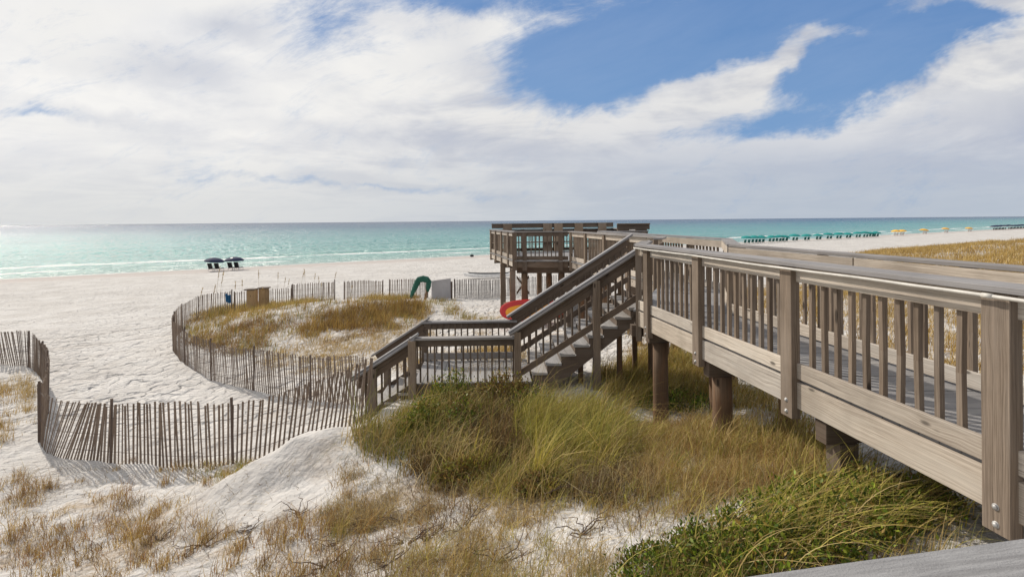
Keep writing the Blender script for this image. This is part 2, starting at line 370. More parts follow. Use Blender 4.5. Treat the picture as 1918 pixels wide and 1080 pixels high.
def ground(x, y):
    x = np.atleast_1d(np.asarray(x, float)); y = np.atleast_1d(np.asarray(y, float))
    shp = x.shape; x = x.ravel(); y = y.ravel(); out = np.empty_like(x)
    for i in range(0, len(x), 40000):
        X = x[i:i+40000]; Y = np.maximum(y[i:i+40000], -3.2); Q = q_(np.clip(X, -2.6*(Y+4), 2.6*(Y+4)), Y)
        zn = tps(((Q[:, None]-QC[None])**2).sum(-1))@wts[:n_]+wts[n_]+Q@wts[n_+1:]
        zn = np.clip(zn, 1.3, 4.6)
        s = sdist(X, Y)
        a_ = (X+3.15)*.80+(Y-8.15)*.60; b_ = -(X+3.15)*.60+(Y-8.15)*.80
        zn = zn+.46*np.exp(-(a_/1.0)**2-(b_/.62)**2)+.20*np.exp(-((X+4.15)/.7)**2-((Y-7.4)/.6)**2)
        zn = zn+fbm(X*.35, Y*.35, 3, 3)*.28*ss(-90, -60, -s*0-70)*1
        zb = np.where(s < 0, -s*.0275, -s*.03)+.5*fbm(X*.03, Y*.03, 2, 9)*ss(0, -30, s)
        k = ss(-66, -50, s)
        z = zn*(1-k)+zb*k
        z += fbm(X*1.6, Y*1.6, 3, 5)*.07*ss(60, 20, Y)
        out[i:i+40000] = z
    return out.reshape(shp)
def gz(x, y): return float(ground(x, y)[0])

rows = np.exp(np.r_[np.arange(math.log(.9), math.log(40), .0062), np.linspace(math.log(40), math.log(640), 170)])-4.0
us = np.linspace(-2.3, 2.3, 700)
UU, YY = np.meshgrid(us, rows); XX = UU*(YY+4)
ZZ = ground(XX, YY)
# footprints and wind ripples close by are real relief
near = ss(34, 14, YY)
ZZ = ZZ+near*(vnoise(XX*5.5, YY*5.5, 21)-.5)*.035+near*np.minimum(0, vnoise(XX*3.1, YY*2.6, 33)-.42)*.13+near*np.minimum(0, vnoise(XX*4.3+9, YY*3.7, 35)-.38)*.09
nr, nc = XX.shape
idx = np.arange(nr*nc).reshape(nr, nc)
quads = np.stack([idx[:-1, :-1], idx[:-1, 1:], idx[1:, 1:], idx[1:, :-1]], -1).reshape(-1, 4)

m, q = newmat('white_sand'); M['sand'] = m
pos = q.node('ShaderNodeNewGeometry').outputs['Position']
px_, py_, pz_ = q.sep(pos)[0:3]
sN = q.m('SUBTRACT', q.m('ADD', q.m('MULTIPLY', px_, NX), q.m('MULTIPLY', py_, NY)), S0)
n1 = q.noise(pos, .5, 5, .6); n2 = q.noise(pos, 4, 5, .65); n3 = q.noise(pos, 40, 3, .6)
c = q.mix(q.mapr(n1, .35, .65), (.53, .505, .475), (.62, .598, .57))
c = q.mix(q.mapr(n2, .5, .75, 0, .4), c, (.43, .385, .345))
c = q.mix(q.mapr(n3, .55, .8, 0, .22), c, (.36, .31, .26))
c = q.mix(q.mapr(q.noise(q.comb(q.m('MULTIPLY', px_, .9), q.m('MULTIPLY', py_, .5), 0), 1.3, 6, .75), .46, .7, 0, .4), c, (.41, .375, .345))
wet = q.mapr(q.m('ADD', sN, q.m('MULTIPLY', q.noise(pos, .06, 3, .5), 8)), -10, 0)
c = q.mix(q.m('MULTIPLY', wet, .75), c, (.40, .35, .32))
trk = q.m('ADD', sN, q.m('MULTIPLY', q.noise(pos, .05, 2, .5), 3))
t1 = q.mapr(q.m('ABSOLUTE', q.m('ADD', trk, 58.2)), .0, .28, 1, 0); t2 = q.mapr(q.m('ABSOLUTE', q.m('ADD', trk, 55.9)), .0, .28, 1, 0)
trs = q.m('ADD', t1, t2, clamp=True)
c = q.mix(q.m('MULTIPLY', trs, .35), c, (.42, .38, .34))
# litter where the dune plants grow, away from the trodden path
lit = q.mapr(q.noise(pos, 1.1, 6, .68), .5, .68)
xr = q.m('ADD', px_, q.m('MULTIPLY', py_, .55))
veg = q.mapr(xr, .3, 3.2)
mdist = q.node('ShaderNodeVectorMath', {0: pos, 1: (-3.3, 7.9, 0)}, operation='DISTANCE'); mm = q.node('ShaderNodeVectorMath', {0: pos, 1: (1, 1, 0)}, operation='MULTIPLY'); q.set(mdist, 0, mm.outputs[0])
vl = q.m('MULTIPLY', q.mapr(py_, 9.3, 8.4), q.mapr(mdist.outputs['Value'], .8, 1.5))
veg = q.m('MAXIMUM', veg, q.m('MULTIPLY', vl, .85))
veg = q.m('MULTIPLY', veg, q.mapr(sN, -62, -66))
c = q.mix(q.m('MULTIPLY', q.m('MULTIPLY', lit, veg), .8), c, (.36, .265, .165))
h = q.m('ADD', q.m('MULTIPLY', q.noise(pos, 2.6, 3, .5), .8), q.m('ADD', q.m('MULTIPLY', q.noise(pos, 8, 3, .6), .35), q.m('MULTIPLY', n3, .05)))
rip = q.noise(q.comb(q.m('ADD', q.m('MULTIPLY', px_, 2.0), q.m('MULTIPLY', py_, 3.4)), q.m('SUBTRACT', q.m('MULTIPLY', px_, 9.0), q.m('MULTIPLY', py_, 5.0)), 0), 1.2, 3, .5)
h = q.m('MULTIPLY', h, q.mapr(mdist.outputs['Value'], .7, 1.8, .45, 1))
h = q.m('ADD', h, q.m('MULTIPLY', rip, .13))
dn = q.mapr(q.noise(q.comb(q.m('MULTIPLY', px_, 1.0), q.m('MULTIPLY', py_, .8), 0), 3.6, 1, .4), .50, .64)
dn2 = q.mapr(q.noise(q.comb(q.m('MULTIPLY', px_, 1.0), q.m('MULTIPLY', py_, .75), 5), 2.2, 1, .4), .54, .66)
trod = q.m('MULTIPLY', q.mapr(py_, 9.8, 12.5), q.mapr(q.noise(pos, .33, 3, .6), .38, .62, .25, 1.1))
h = q.m('SUBTRACT', h, q.m('MULTIPLY', q.m('MULTIPLY', q.m('ADD', dn, dn2), trod), .42))
h = q.m('ADD', h, q.m('MULTIPLY', trs, -.3))
h = q.m('MULTIPLY', h, q.mapr(sN, -3, -14))
finish(q, c, .9, q.bump(h, .8, .24), .15)
beach = array_mesh('sand_ground', np.stack([XX, YY, ZZ], -1).reshape(-1, 3), quads, np.full(len(quads), 4), M['sand'], smooth=True)
tag(beach, kind='structure')

# ------------------------------------------------------------------ sea
def crest_field(s, t):
    wv = 6*fbm(t*.012, t*0+1.3, 3, 40)
    amp = lambda k: .25+.9*np.clip(vnoise(t*.02+k*7.7, t*0+k, 50)*1.5-.35, 0, 1)
    z = 0
    for k, (sc, wd, a) in enumerate([(25, 2.6, .50), (33, 3.5, .32), (47, 4.5, .42), (64, 6, .32), (88, 8, .30), (12, 1.8, .12)]):
        z = z+a*amp(k)*np.exp(-((s-sc-wv-3*fbm(t*.03, t*0+k*3.1, 2, 60+k))/wd)**2)
    return z
sv = np.r_[np.arange(-10, 60, .7), np.arange(60, 140, 2), np.geomspace(142, 60000, 60)]
tp = np.r_[np.arange(0, 260, 1.6), np.geomspace(262, 60000, 46)]
tv = np.r_[-tp[:0:-1], tp]+20
TT, SS_ = np.meshgrid(tv, sv)
SX = -NY*-1*TT*1.0; 
ex, ey = .826, .564     # along-shore direction
PX = ex*TT+NX*(SS_+S0); PY = ey*TT+NY*(SS_+S0)
PZ = crest_field(SS_, TT)*ss(0, 8, SS_)*ss(400, 120, SS_)+.03*(vnoise(PX*.4, PY*.4, 8)-.5)*ss(200, 60, SS_)*ss(0, 6, SS_)
nr, nc = PX.shape; idx = np.arange(nr*nc).reshape(nr, nc)
quads = np.stack([idx[:-1, :-1], idx[:-1, 1:], idx[1:, 1:], idx[1:, :-1]], -1).reshape(-1, 4)
m, q = newmat('sea_water'); M['sea'] = m
uv = q.node('ShaderNodeUVMap').outputs[0]; s_, t_, _ = q.sep(uv)[0:3]
pos = q.node('ShaderNodeNewGeometry').outputs['Position']
wob = q.m('MULTIPLY', q.m('SUBTRACT', q.noise(q.comb(q.m('MULTIPLY', s_, .02), q.m('MULTIPLY', t_, .006), 0), 1, 5, .6), .5), 1.0)
ls = q.m('LOGARITHM', q.m('ADD', q.m('MAXIMUM', s_, 0.0), 6.0), 10.0)       # .78 .. 4.8
lf = q.m('DIVIDE', q.m('SUBTRACT', q.m('ADD', ls, q.m('MULTIPLY', wob, .55)), .78), 2.6)
c = q.ramp(lf, [(0, (.30, .40, .35)), (.14, (.20, .38, .33)), (.30, (.12, .33, .30)), (.50, (.055, .26, .25)), (.64, (.025, .17, .20)), (.76, (.025, .10, .17)), (1, (.03, .06, .13))])
streak = q.noise(q.comb(q.m('MULTIPLY', s_, .12), q.m('MULTIPLY', t_, .012), 4), 1, 5, .65)
c = q.mix(q.mapr(streak, .5, .72, 0, .5), c, (.02, .13, .14))
c = q.mix(q.mapr(streak, .48, .3, 0, .35), c, (.22, .42, .38))
# foam: swash edge, breaker line, broken patches
fn = q.noise(q.comb(q.m('MULTIPLY', s_, .55), q.m('MULTIPLY', t_, .10), 0), 1, 7, .72)
fw = q.m('MULTIPLY', q.m('SUBTRACT', q.noise(q.comb(q.m('MULTIPLY', t_, .03), 2.0, 0), 1, 3, .5), .5), 12)
pat = q.noise(q.comb(q.m('MULTIPLY', t_, .022), 7.0, 0), 1, 2, .5)
def band(c0, wd, lo=.3):
    d = q.m('ABSOLUTE', q.m('SUBTRACT', q.m('SUBTRACT', s_, c0), fw))
    e = q.mapr(d, 0, wd, 1, 0)
    return e
f1 = q.m('MULTIPLY', band(21.5, 3.6), q.mapr(pat, .3, .6, .5, .95))
f2 = q.m('MULTIPLY', band(9.5, 3.2), q.mapr(pat, .40, .6, 0.1, .9))
f3 = q.m('MULTIPLY', q.mapr(q.m('ABSOLUTE', q.m('SUBTRACT', s_, q.m('MULTIPLY', fw, .22))), 0, 1.6, 1, 0), .8)
f4 = q.m('MULTIPLY', band(31, 2.0), q.mapr(pat, .55, .7, 0, .8))
fo = q.m('MAXIMUM', q.m('MAXIMUM', f1, f2), q.m('MAXIMUM', f3, f4))
foam = q.mapr(q.m('ADD', fo, q.m('MULTIPLY', q.m('SUBTRACT', fn, .5), 1.6)), .48, .82)
c = q.mix(foam, c, (.78, .79, .78))
n1 = q.noise(q.node('ShaderNodeVectorMath', {0: pos, 1: (1, 1, 1)}, operation='MULTIPLY').outputs[0], .9, 6, .7, .3)
n2 = q.noise(pos, .14, 5, .65)
h = q.m('ADD', q.m('MULTIPLY', n1, .5), q.m('MULTIPLY', n2, 1.6))
n4 = q.noise(pos, .42, 3, .7)
h = q.m('ADD', h, q.m('MULTIPLY', n4, 1.1))
nb = q.bump(h, 1.0, .8)
wv_ = q.node('ShaderNodeTexNoise'); q.set(wv_, 'Vector', q.comb(q.m('MULTIPLY', s_, .30), q.m('MULTIPLY', t_, .95), 0)); wv_.inputs['Scale'].default_value = 1.0; wv_.inputs['Detail'].default_value = 2.0; wv_.inputs['Roughness'].default_value = .7
pv_ = q.node('ShaderNodeVectorMath', {0: wv_.outputs[1], 1: (.5, .5, .5)}, operation='SUBTRACT')
pv2 = q.node('ShaderNodeVectorMath', {0: pv_.outputs[0], 1: (1.9, 1.9, 0)}, operation='MULTIPLY')
nb = q.node('ShaderNodeVectorMath', {0: nb, 1: pv2.outputs[0]}, operation='ADD').outputs[0]
nb = q.node('ShaderNodeVectorMath', {0: nb}, operation='NORMALIZE').outputs[0]
rg = q.mix(0.0, (.22, .22, .22), (.2, .2, .2)); rg = q.mix(foam, rg, (.8, .8, .8))
b = finish(q, c, q.sep(rg)[0], nb, q.mapr(s_, 60, 700, .42, .16))
b.inputs['IOR'].default_value = 1.33
sea = array_mesh('sea_water', np.stack([PX, PY, PZ], -1).reshape(-1, 3), quads, np.full(len(quads), 4), M['sea'], uvs=np.stack([SS_, TT], -1).reshape(-1, 2), smooth=True)
tag(sea, kind='structure')

# ------------------------------------------------------------------ boardwalk carpentry
DECK = E-1.46
UP = Vector((0, 0, 1))
def railing(par, A, B, out, posts, *, ph=(-.34, 1.03), pw=.16, pd=.085, cap=(.20, .038, .0), fascia=((.885, 1.025),), kick=((.02, .16),), rim=None,
            spacing=.15, bal=(.04, .93), face=1, mats=('board', 'post', 'post', 'cap'), bev=0, boards_split=None, bolts=False, bs=.036, jit=.004, balus=True):
    """A, B: deck level line of the outer post faces; out: outward unit vector; face=1 boards outside the balusters, -1 inside"""
    A = Vector(A); B = Vector(B); out = Vector(out).normalized(); d = B-A; L = Vector((d.x, d.y, 0)).length
    if face > 0: of, ob = -.05-.019, -.09-bs/2
    else: of, ob = -.09-.045-.019+.02, -.09+.0
    if face < 0: of, ob = -.163, -.122
    def at(f, o=0, z=0): return A+d*f+out*o+UP*z
    def bd(name, z0, z1, mat, o, th=.038):
        segs = boards_split or [(0, 1)]
        for (f0, f1) in segs:
            dz_ = random.uniform(-.003, .003); mb = MB(); mb.beam(at(f0, o, (z0+z1)/2+dz_), at(f1, o, (z0+z1)/2-dz_), out, th, z1-z0); mb.build(name, M[mat], par, bev)
    mb = MB(); co = cap[2]
    mb.beam(at(0, co-cap[0]/2+.02, 1.07-cap[1]/2), at(1, co-cap[0]/2+.02, 1.07-cap[1]/2), out, cap[0], cap[1])
    mb.build('cap_rail', M[mats[3]], par, bev)
    for z0, z1 in fascia: bd('rail_board', z0, z1, mats[0], of)
    for z0, z1 in kick: bd('kick_board', z0, z1, mats[0], of)
    if rim: bd('rim_board', rim[0], rim[1], mats[0], -.069)
    along = Vector((d.x, d.y, 0)).normalized()
    pf = []
    for f in posts:
        mb = MB(); p = at(f, -pd/2); lean = random.uniform(-.006, .006)
        lo = ph[0]; 
        if isinstance(f, tuple): pass
        mb.beam(p+UP*lo, p+UP*ph[1]+along*lean, along, pw, pd, out)
        po = mb.build('post', M[mats[1]], par, bev)
        if bolts:
            for bz in (-.19, -.29):
                bb = MB(); c0 = at(f, 0, bz)
                bb.tube([c0-out*.01, c0+out*.004], .020, 12); bb.tube([c0+out*.004, c0+out*.010, c0+out*.014], .017, 12, .006)
                bb.build('bolt', M['bolt'], po, 0, True)
        pf.append(f)
    if balus:
        n = int(L/spacing)
        for i in range(1, n):
            f = i/n
            if any(abs(f-x)*L < pw/2+bs*.5 for x in pf): continue
            p = at(f, ob)
            j = lambda k=1: random.uniform(-jit, jit)*k
            mb = MB(); mid = p+UP*((bal[0]+bal[1])/2)+along*j(1.5)
            mb.beam(p+UP*bal[0]+along*j(), mid, along, bs, bs, out); mb.beam(mid, p+UP*bal[1]+along*j(), along, bs, bs, out)
            mb.build('baluster', M[mats[2]], par, 0)
def deck_planks(par, poly_l, poly_r, z, mat='deck', wd=.14, gap=.008, name='deck_boards'):
    """planks laid across between two edge polylines given as functions of 0..1"""
    mb = MB(); (a0, a1), (b0, b1) = poly_l, poly_r
    a0, a1, b0, b1 = [Vector((*p, 0)) for p in (a0, a1, b0, b1)]
    n = max(2, int(round(((a1-a0).length+(b1-b0).length)/2/(wd+gap))))
    for i in range(n):
        f0 = i/n; f1 = (i+1)/n-gap/((a1-a0).length+1e-6)
        p = [a0.lerp(a1, f0), b0.lerp(b1, f0), b0.lerp(b1, f1), a0.lerp(a1, f1)]
        zt = z+random.uniform(-.002, .002)
        P = [p[0]+UP*(zt-.032), p[3]+UP*(zt-.032), p[3]+UP*zt, p[0]+UP*zt, p[1]+UP*(zt-.032), p[2]+UP*(zt-.032), p[2]+UP*zt, p[1]+UP*zt]
        mb.quadbox(P)
    return mb.build(name, M[mat], par)
def pile(par, x, y, ztop, r=.12, mat='pile'):
    zb = gz(x, y)-.5
    mb = MB(); n = 5; pts = [(x+random.uniform(-.008, .008), y+random.uniform(-.008, .008), zb+(ztop-zb)*i/(n-1)) for i in range(n)]
    mb.tube(pts, r*1.04, 18, r*.96); return mb.build('pile', M[mat], par, 0, True)
def sqpost(par, x, y, z0, z1, s=.13, name='support_post', mat='post', rz=0):
    mb = MB(); mb.box((x, y, (z0+z1)/2), s, s, z1-z0, rz); return mb.build(name, M[mat], par)

# --- straight near walkway
wv = Vector((-.135, .991, 0)); pv = Vector((.991, .135, 0))
def LT(L, t, z=DECK): v = pv*L+wv*t; return Vector((v.x, v.y, z))
T0, T1 = .25, 8.33
par = thing('boardwalk', LT(3.8, 4.5, gz(*LT(3.8, 4.5)[:2])), 'long straight timber boardwalk in the right foreground with a white pipe under its rail', 'boardwalk')
pt = [2.70, 4.58, 6.345, 7.97, .85]
PT = [(t-T0)/(T1-T0) for t in pt]
ptz = sorted(PT); railing(par, LT(3.13, T0), LT(3.13, T1), -pv, PT, boards_split=[(a_+.0006, b_-.0006) for a_, b_ in zip([0]+ptz, ptz+[1])], cap=(.25, .038, .01), rim=(-.245, -.012), bev=.004, bolts=True, pw=.165, bs=.038, jit=.006,
        fascia=((.887, 1.03),), kick=((.02, .16),), mats=('board', 'post', 'post', 'cap'))
railing(par, LT(4.60, T0), LT(4.60, 7.84), pv, [(t-T0)/(7.84-T0) for t in (.75, 2.3, 4.15, 5.95, 7.7)], face=-1, cap=(.20, .038, .0), rim=(-.245, -.012), bev=.004,
        boards_split=[(0, .665), (.667, 1)], pw=.09, pd=.09, mats=('board', 'post', 'post', 'cap'))
deck_planks(par, (LT(3.225, T0)[:2], LT(3.225, T1)[:2]), (LT(4.50, T0)[:2], LT(4.50, 7.9)[:2]), DECK)
mb = MB()
pp = []
for i in range(70):
    f = i/69; t = T0+(T1-T0)*f; sag = .003*math.sin(t*2.2)+.001*math.sin(t*7+1)
    pp.append(LT(3.088, t, DECK+1.012+sag))
mb.tube(pp, .011, 10); mb.build('conduit_pipe', M['pipe'], par, 0, True)
for t in (2.70,):
    mb = MB(); mb.tube([LT(3.088, t-.03, DECK+1.012), LT(3.088, t+.03, DECK+1.012)], .0145, 12); mb.build('pipe_coupling', M['pipe'], par, 0, True)
# under-structure: joists, cross beams and piles
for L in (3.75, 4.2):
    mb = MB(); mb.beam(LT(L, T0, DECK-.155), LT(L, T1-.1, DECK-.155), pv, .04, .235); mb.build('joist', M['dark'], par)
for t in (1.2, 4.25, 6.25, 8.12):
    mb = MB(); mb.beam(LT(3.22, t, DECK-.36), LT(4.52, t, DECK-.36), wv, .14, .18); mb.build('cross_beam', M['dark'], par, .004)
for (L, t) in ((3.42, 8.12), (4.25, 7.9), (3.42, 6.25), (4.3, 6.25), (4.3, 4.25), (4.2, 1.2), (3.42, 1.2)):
    v = LT(L, t); pile(par, v.x, v.y, DECK-.45, .118)
v = LT(3.42, 4.25); sqpost(par, v.x, v.y, gz(v.x, v.y)-.4, DECK-.45, .17, rz=.13)

# --- foreground cap of the overlook rail the camera stands behind
par = thing('overlook_rail', (.9, .45, gz(.9, .45)), 'grey sun bleached railing top crossing the bottom right corner of the view', 'railing')
c0 = W(1386, 1080, .386); c1 = W(1918, 1010, .386); dd = (c1-c0).normalized(); nn = Vector((-dd.y, dd.x, 0))
a = c0-dd*1.6; b = c0+dd*2.6
mb = MB(); prev = None
for i in range(24):
    f0 = i/24; f1 = (i+1)/24
    bow = lambda f: .006*math.sin(math.pi*min(1, max(0, (f*4.2-1.3)/1.7)))
    p0 = a.lerp(b, f0)+nn*(bow(f0)-.12)+UP*(-.02); p1 = a.lerp(b, f1)+nn*(bow(f1)-.12)+UP*(-.02)
    if prev is None:
        oo = 0
    mb.beam(p0, p1, nn, .24, .04)
mbx = MB(); n = 24; ring = []
for i in range(n+1):
    f = i/n; pc = a.lerp(b, f)
    for off, zz_ in ((bow(f), -.004), (bow(f)-.004, 0), (-.24, 0), (-.24, -.04), (bow(f), -.04)):
        v = pc+nn*off+UP*zz_; mbx.v.append(tuple(v))
for i in range(n):
    for k in range(5):
        k2 = (k+1) % 5; L0 = i/n*4.2; L1 = (i+1)/n*4.2
        mbx.f.append((i*5+k, i*5+k2, (i+1)*5+k2, (i+1)*5+k)); vv = [0, .004, .25, .29, .53]; vw = [.004, .25, .29, .53, .57]
        mbx.uv.append(((L0, vv[k]), (L0, vw[k]), (L1, vw[k]), (L1, vv[k])))
m, q = newmat('sunbleached_cap')
uv = q.node('ShaderNodeUVMap').outputs[0]; u, v, _ = q.sep(uv)[0:3]
gr = q.noise(q.comb(q.m('MULTIPLY', u, 9), q.m('MULTIPLY', v, 120), 0), 1, 5, .6); sp = q.noise(uv, 320, 3, .7); bg_ = q.noise(uv, 5, 5, .6)
c = q.mix(q.mapr(gr, .35, .65), (.205, .20, .20), (.30, .295, .295)); c = q.mix(q.mapr(sp, .5, .75, 0, .5), c, (.12, .115, .11)); c = q.mix(q.mapr(bg_, .45, .7, 0, .45), c, (.36, .355, .35))
finish(q, c, .75, q.bump(q.m('ADD', gr, sp), .5, .003), .3); M['fgcap'] = m
mbx.build('cap_rail', M['fgcap'], par)
mb = MB(); mb.beam(a+nn*-.06+UP*-.12, b+nn*-.06+UP*-.12, nn, .038, .14); mb.build('rail_board', M['board'], par)
for f in (.08, .9):
    mb = MB(); p = a.lerp(b, f)+nn*-.13; mb.box((p.x, p.y, (gz(p.x, p.y)-.3+p.z-.05)/2), .09, .09, p.z-.05-gz(p.x, p.y)+.3, .15); mb.build('post', M['post'], par)

# --- angled second section
A0, A1 = Vector((1.96, 8.72, DECK)), Vector((3.30, 12.3, DECK))
B0, B1 = Vector((3.50, 8.38, DECK)), Vector((4.40, 10.95, DECK))
SA, SB = Vector((2.40, 10.02, DECK)), Vector((3.04, 11.68, DECK))
d2 = (A1-A0).normalized(); o2 = Vector((-d2.y, d2.x, 0))
par = thing('boardwalk', (2.9, 10.3, gz(2.9, 10.3)), 'short angled boardwalk section where the upper staircase leaves to the left', 'boardwalk')
kw = dict(mats=('board', 'post', 'post', 'cap'), rim=(-.245, -.012))
railing(par, A0, SA, o2, [.12, .95], ph=(-.5, 1.03), **kw)
railing(par, SB, A1, o2, [.08], **kw)
d3 = (B1-B0).normalized(); o3 = Vector((d3.y, -d3.x, 0))
railing(par, B0, B1, o3, [.1, .5, .95], face=-1, **kw)
deck_planks(par, ((1.96, 8.86), (3.32, 12.2)), ((3.36, 8.5), (4.36, 10.95)), DECK)
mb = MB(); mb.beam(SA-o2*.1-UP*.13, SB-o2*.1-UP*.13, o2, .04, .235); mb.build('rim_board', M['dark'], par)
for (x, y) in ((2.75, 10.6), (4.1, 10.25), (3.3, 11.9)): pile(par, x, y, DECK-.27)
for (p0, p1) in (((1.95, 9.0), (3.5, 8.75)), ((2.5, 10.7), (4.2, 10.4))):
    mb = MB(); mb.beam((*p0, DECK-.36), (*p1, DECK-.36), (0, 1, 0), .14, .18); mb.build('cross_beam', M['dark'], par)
mb = MB(); mb.beam(Vector((2.22, 9.9, DECK-.42)), Vector((2.08, 9.8, DECK-.62)), (0, 1, 0), .03, .04); mb.build('brace', M['board'], par)

# --- third section to the platform
par = thing('boardwalk', (3.3, 15.5, gz(3.3, 15.5)), 'far boardwalk section leading to the beach overlook platform', 'boardwalk')
A2 = Vector((2.02, 19.7, DECK)); B2 = Vector((3.22, 19.5, DECK))
d4 = (A2-A1).normalized(); o4 = Vector((-d4.y, d4.x, 0)); d5 = (B2-B1).normalized(); o5 = Vector((d5.y, -d5.x, 0))
railing(par, A1, A2, o4, [.03, .26, .5, .74, .97], **kw)
railing(par, B1, B2, o5, [.01, .2, .4, .6, .8, .99], face=-1, **kw)
deck_planks(par, ((3.34, 12.2), (2.06, 19.6)), ((4.36, 11.0), (3.2, 19.5)), DECK, wd=.14)
for f in (.25, .6, .9):
    a_ = A1.lerp(A2, f); b_ = B1.lerp(B2, f)
    pile(par, a_.x+.25, a_.y, DECK-.27); pile(par, b_.x-.2, b_.y, DECK-.27)
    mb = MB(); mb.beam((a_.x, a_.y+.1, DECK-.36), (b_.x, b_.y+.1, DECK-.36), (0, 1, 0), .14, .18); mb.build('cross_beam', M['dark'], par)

# --- overlook platform
P = [Vector((.08, 19.9, DECK)), Vector((-1.05, 25.4, DECK)), Vector((5.1, 27.0, DECK)), Vector((4.85, 19.4, DECK))]
par = thing('overlook_platform', (2, 23, gz(2, 23)), 'raised square viewing platform on round piles at the seaward end of the boardwalk', 'platform')
def outn(a, b): d = (b-a).normalized(); n = Vector((-d.y, d.x, 0)); return n if n.dot((a+b)/2-Vector((2, 23, DECK))) > 0 else -n
kd = dict(mats=('dark', 'dark', 'dark', 'cap'), rim=(-.26, -.012))
kl = dict(mats=('board', 'post', 'post', 'cap'), rim=(-.26, -.012))
railing(par, P[0], A2, outn(P[0], A2), [.0, .19, .86], ph=(-.36, 1.03), **kd)
railing(par, P[0], P[1], outn(P[0], P[1]), [.02, .25, .5, .75, .98], spacing=.16, **kl)
railing(par, P[1], P[2], outn(P[1], P[2]), [.02, .25, .5, .75, .98], spacing=.17, **kd)
railing(par, P[2], P[3], outn(P[2], P[3]), [.02, .25, .5, .75, .98], spacing=.17, **kd)
railing(par, B2, P[3], outn(B2, P[3]), [.1, .9], **kd)
mb = MB()
n = 44
for i in range(n):
    f0 = i/n; f1 = (i+1)/n-.0015
    a0 = P[0].lerp(P[1], f0); b0 = P[3].lerp(P[2], f0); a1 = P[0].lerp(P[1], f1); b1 = P[3].lerp(P[2], f1)
    mb.quadbox([a0-UP*.032, a1-UP*.032, a1, a0, b0-UP*.032, b1-UP*.032, b1, b0])
mb.build('deck_boards', M['deck'], par)
for f in (.06, .5, .94):
    a_ = P[0].lerp(P[1], f); b_ = P[3].lerp(P[2], f)
    mb = MB(); mb.beam(a_-UP*.37+Vector((.15, 0, 0)), b_-UP*.37-Vector((.15, 0, 0)), (0, 1, 0), .15, .22); mb.build('cross_beam', M['dark'], par)
    for g_ in (.09, .37, .68, .93):
        c = a_.lerp(b_, g_); pile(par, c.x, c.y, DECK-.48, .125, 'pile')
for (x, y) in ((-.42, 24.0), (.02, 20.05)):
    sqpost(par, x, y, gz(x, y)-.3, DECK-.3, .19)
mb = MB(); mb.beam((.15, 20.3, DECK-.62), (.62, 20.3, DECK-1.25), (0, 1, 0), .04, .11); mb.beam((.15, 20.36, DECK-1.25), (.62, 20.36, DECK-.62), (0, 1, 0), .04, .11); mb.build('cross_brace', M['dark'], par)
mb = MB(); mb.beam((-.42, 24.1, DECK-2.2), (.1, 20.1, DECK-1.55), (1, 0, 0), .04, .12); mb.build('cross_brace', M['pile'], par)
def bench(a, b, inn, label, blocks):
    t = thing('platform_bench', ((a+b)/2).to_tuple(), label, 'bench')
    mb = MB(); mb.beam(a+inn*.42+UP*.45, b+inn*.42+UP*.45, inn, .36, .04); mb.build('seat', M['dark'], t)
    mb = MB(); mb.beam(a+inn*.20+UP*1.20, b+inn*.20+UP*1.20, inn, .04, .18); mb.beam(a+inn*.24+UP*.86, b+inn*.24+UP*.86, inn, .04, .14); mb.build('backrest', M['dark'], t)
    mb = MB(); mb.beam(a+inn*.16+UP*1.31, b+inn*.16+UP*1.31, inn, .16, .04); mb.build('back_cap', M['dark'], t)
    for f in blocks:
        c = a.lerp(b, f); mb = MB(); al = (b-a).normalized()
        mb.beam(c+inn*.30+UP*.02, c+inn*.26+UP*1.325, al, .42, .075, inn); mb.build('back_support', M['benchwood'], t)
i12 = -outn(P[1], P[2]); i23 = -outn(P[2], P[3])
bench(P[1].lerp(P[2], .01), P[1].lerp(P[2], .97), i12, 'long dark bench along the seaward rail of the viewing platform', (.12, .44, .53, .70, .90))
bench(Vector((3.78, 19.45, DECK)), Vector((4.95, 19.42, DECK)), Vector((.02, 1, 0)), 'short dark bench at the near right corner of the viewing platform', (.2, .75))

# --- upper staircase, landing and lower staircase
sdv = Vector((-.9995, -.03, 0)); sback = Vector((-.03, .9995, 0))
RISE, RUN, NR = .165, .258, 9
top = Vector((2.40, 10.02, DECK)); WID = 1.72
ZL = DECK-RISE*NR
slope = RISE/RUN
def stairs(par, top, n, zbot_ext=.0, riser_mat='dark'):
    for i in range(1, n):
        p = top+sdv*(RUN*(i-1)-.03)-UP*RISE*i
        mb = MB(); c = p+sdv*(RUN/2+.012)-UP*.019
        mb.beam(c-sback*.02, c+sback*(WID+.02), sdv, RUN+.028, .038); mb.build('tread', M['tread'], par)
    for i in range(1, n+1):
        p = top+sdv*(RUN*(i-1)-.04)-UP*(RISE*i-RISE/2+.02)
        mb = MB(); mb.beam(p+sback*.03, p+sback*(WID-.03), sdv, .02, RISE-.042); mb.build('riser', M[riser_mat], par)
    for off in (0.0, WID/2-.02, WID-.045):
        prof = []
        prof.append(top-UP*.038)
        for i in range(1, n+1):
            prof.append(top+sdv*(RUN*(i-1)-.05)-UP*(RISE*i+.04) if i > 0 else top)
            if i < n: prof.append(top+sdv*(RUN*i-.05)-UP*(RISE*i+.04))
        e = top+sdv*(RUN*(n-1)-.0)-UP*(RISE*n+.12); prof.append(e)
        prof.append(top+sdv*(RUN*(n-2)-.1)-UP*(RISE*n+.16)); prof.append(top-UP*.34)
        mb = MB(); mb.prism([p+sback*(off+.003) for p in prof], sback*.042); mb.build('stringer', M['dark'], par)
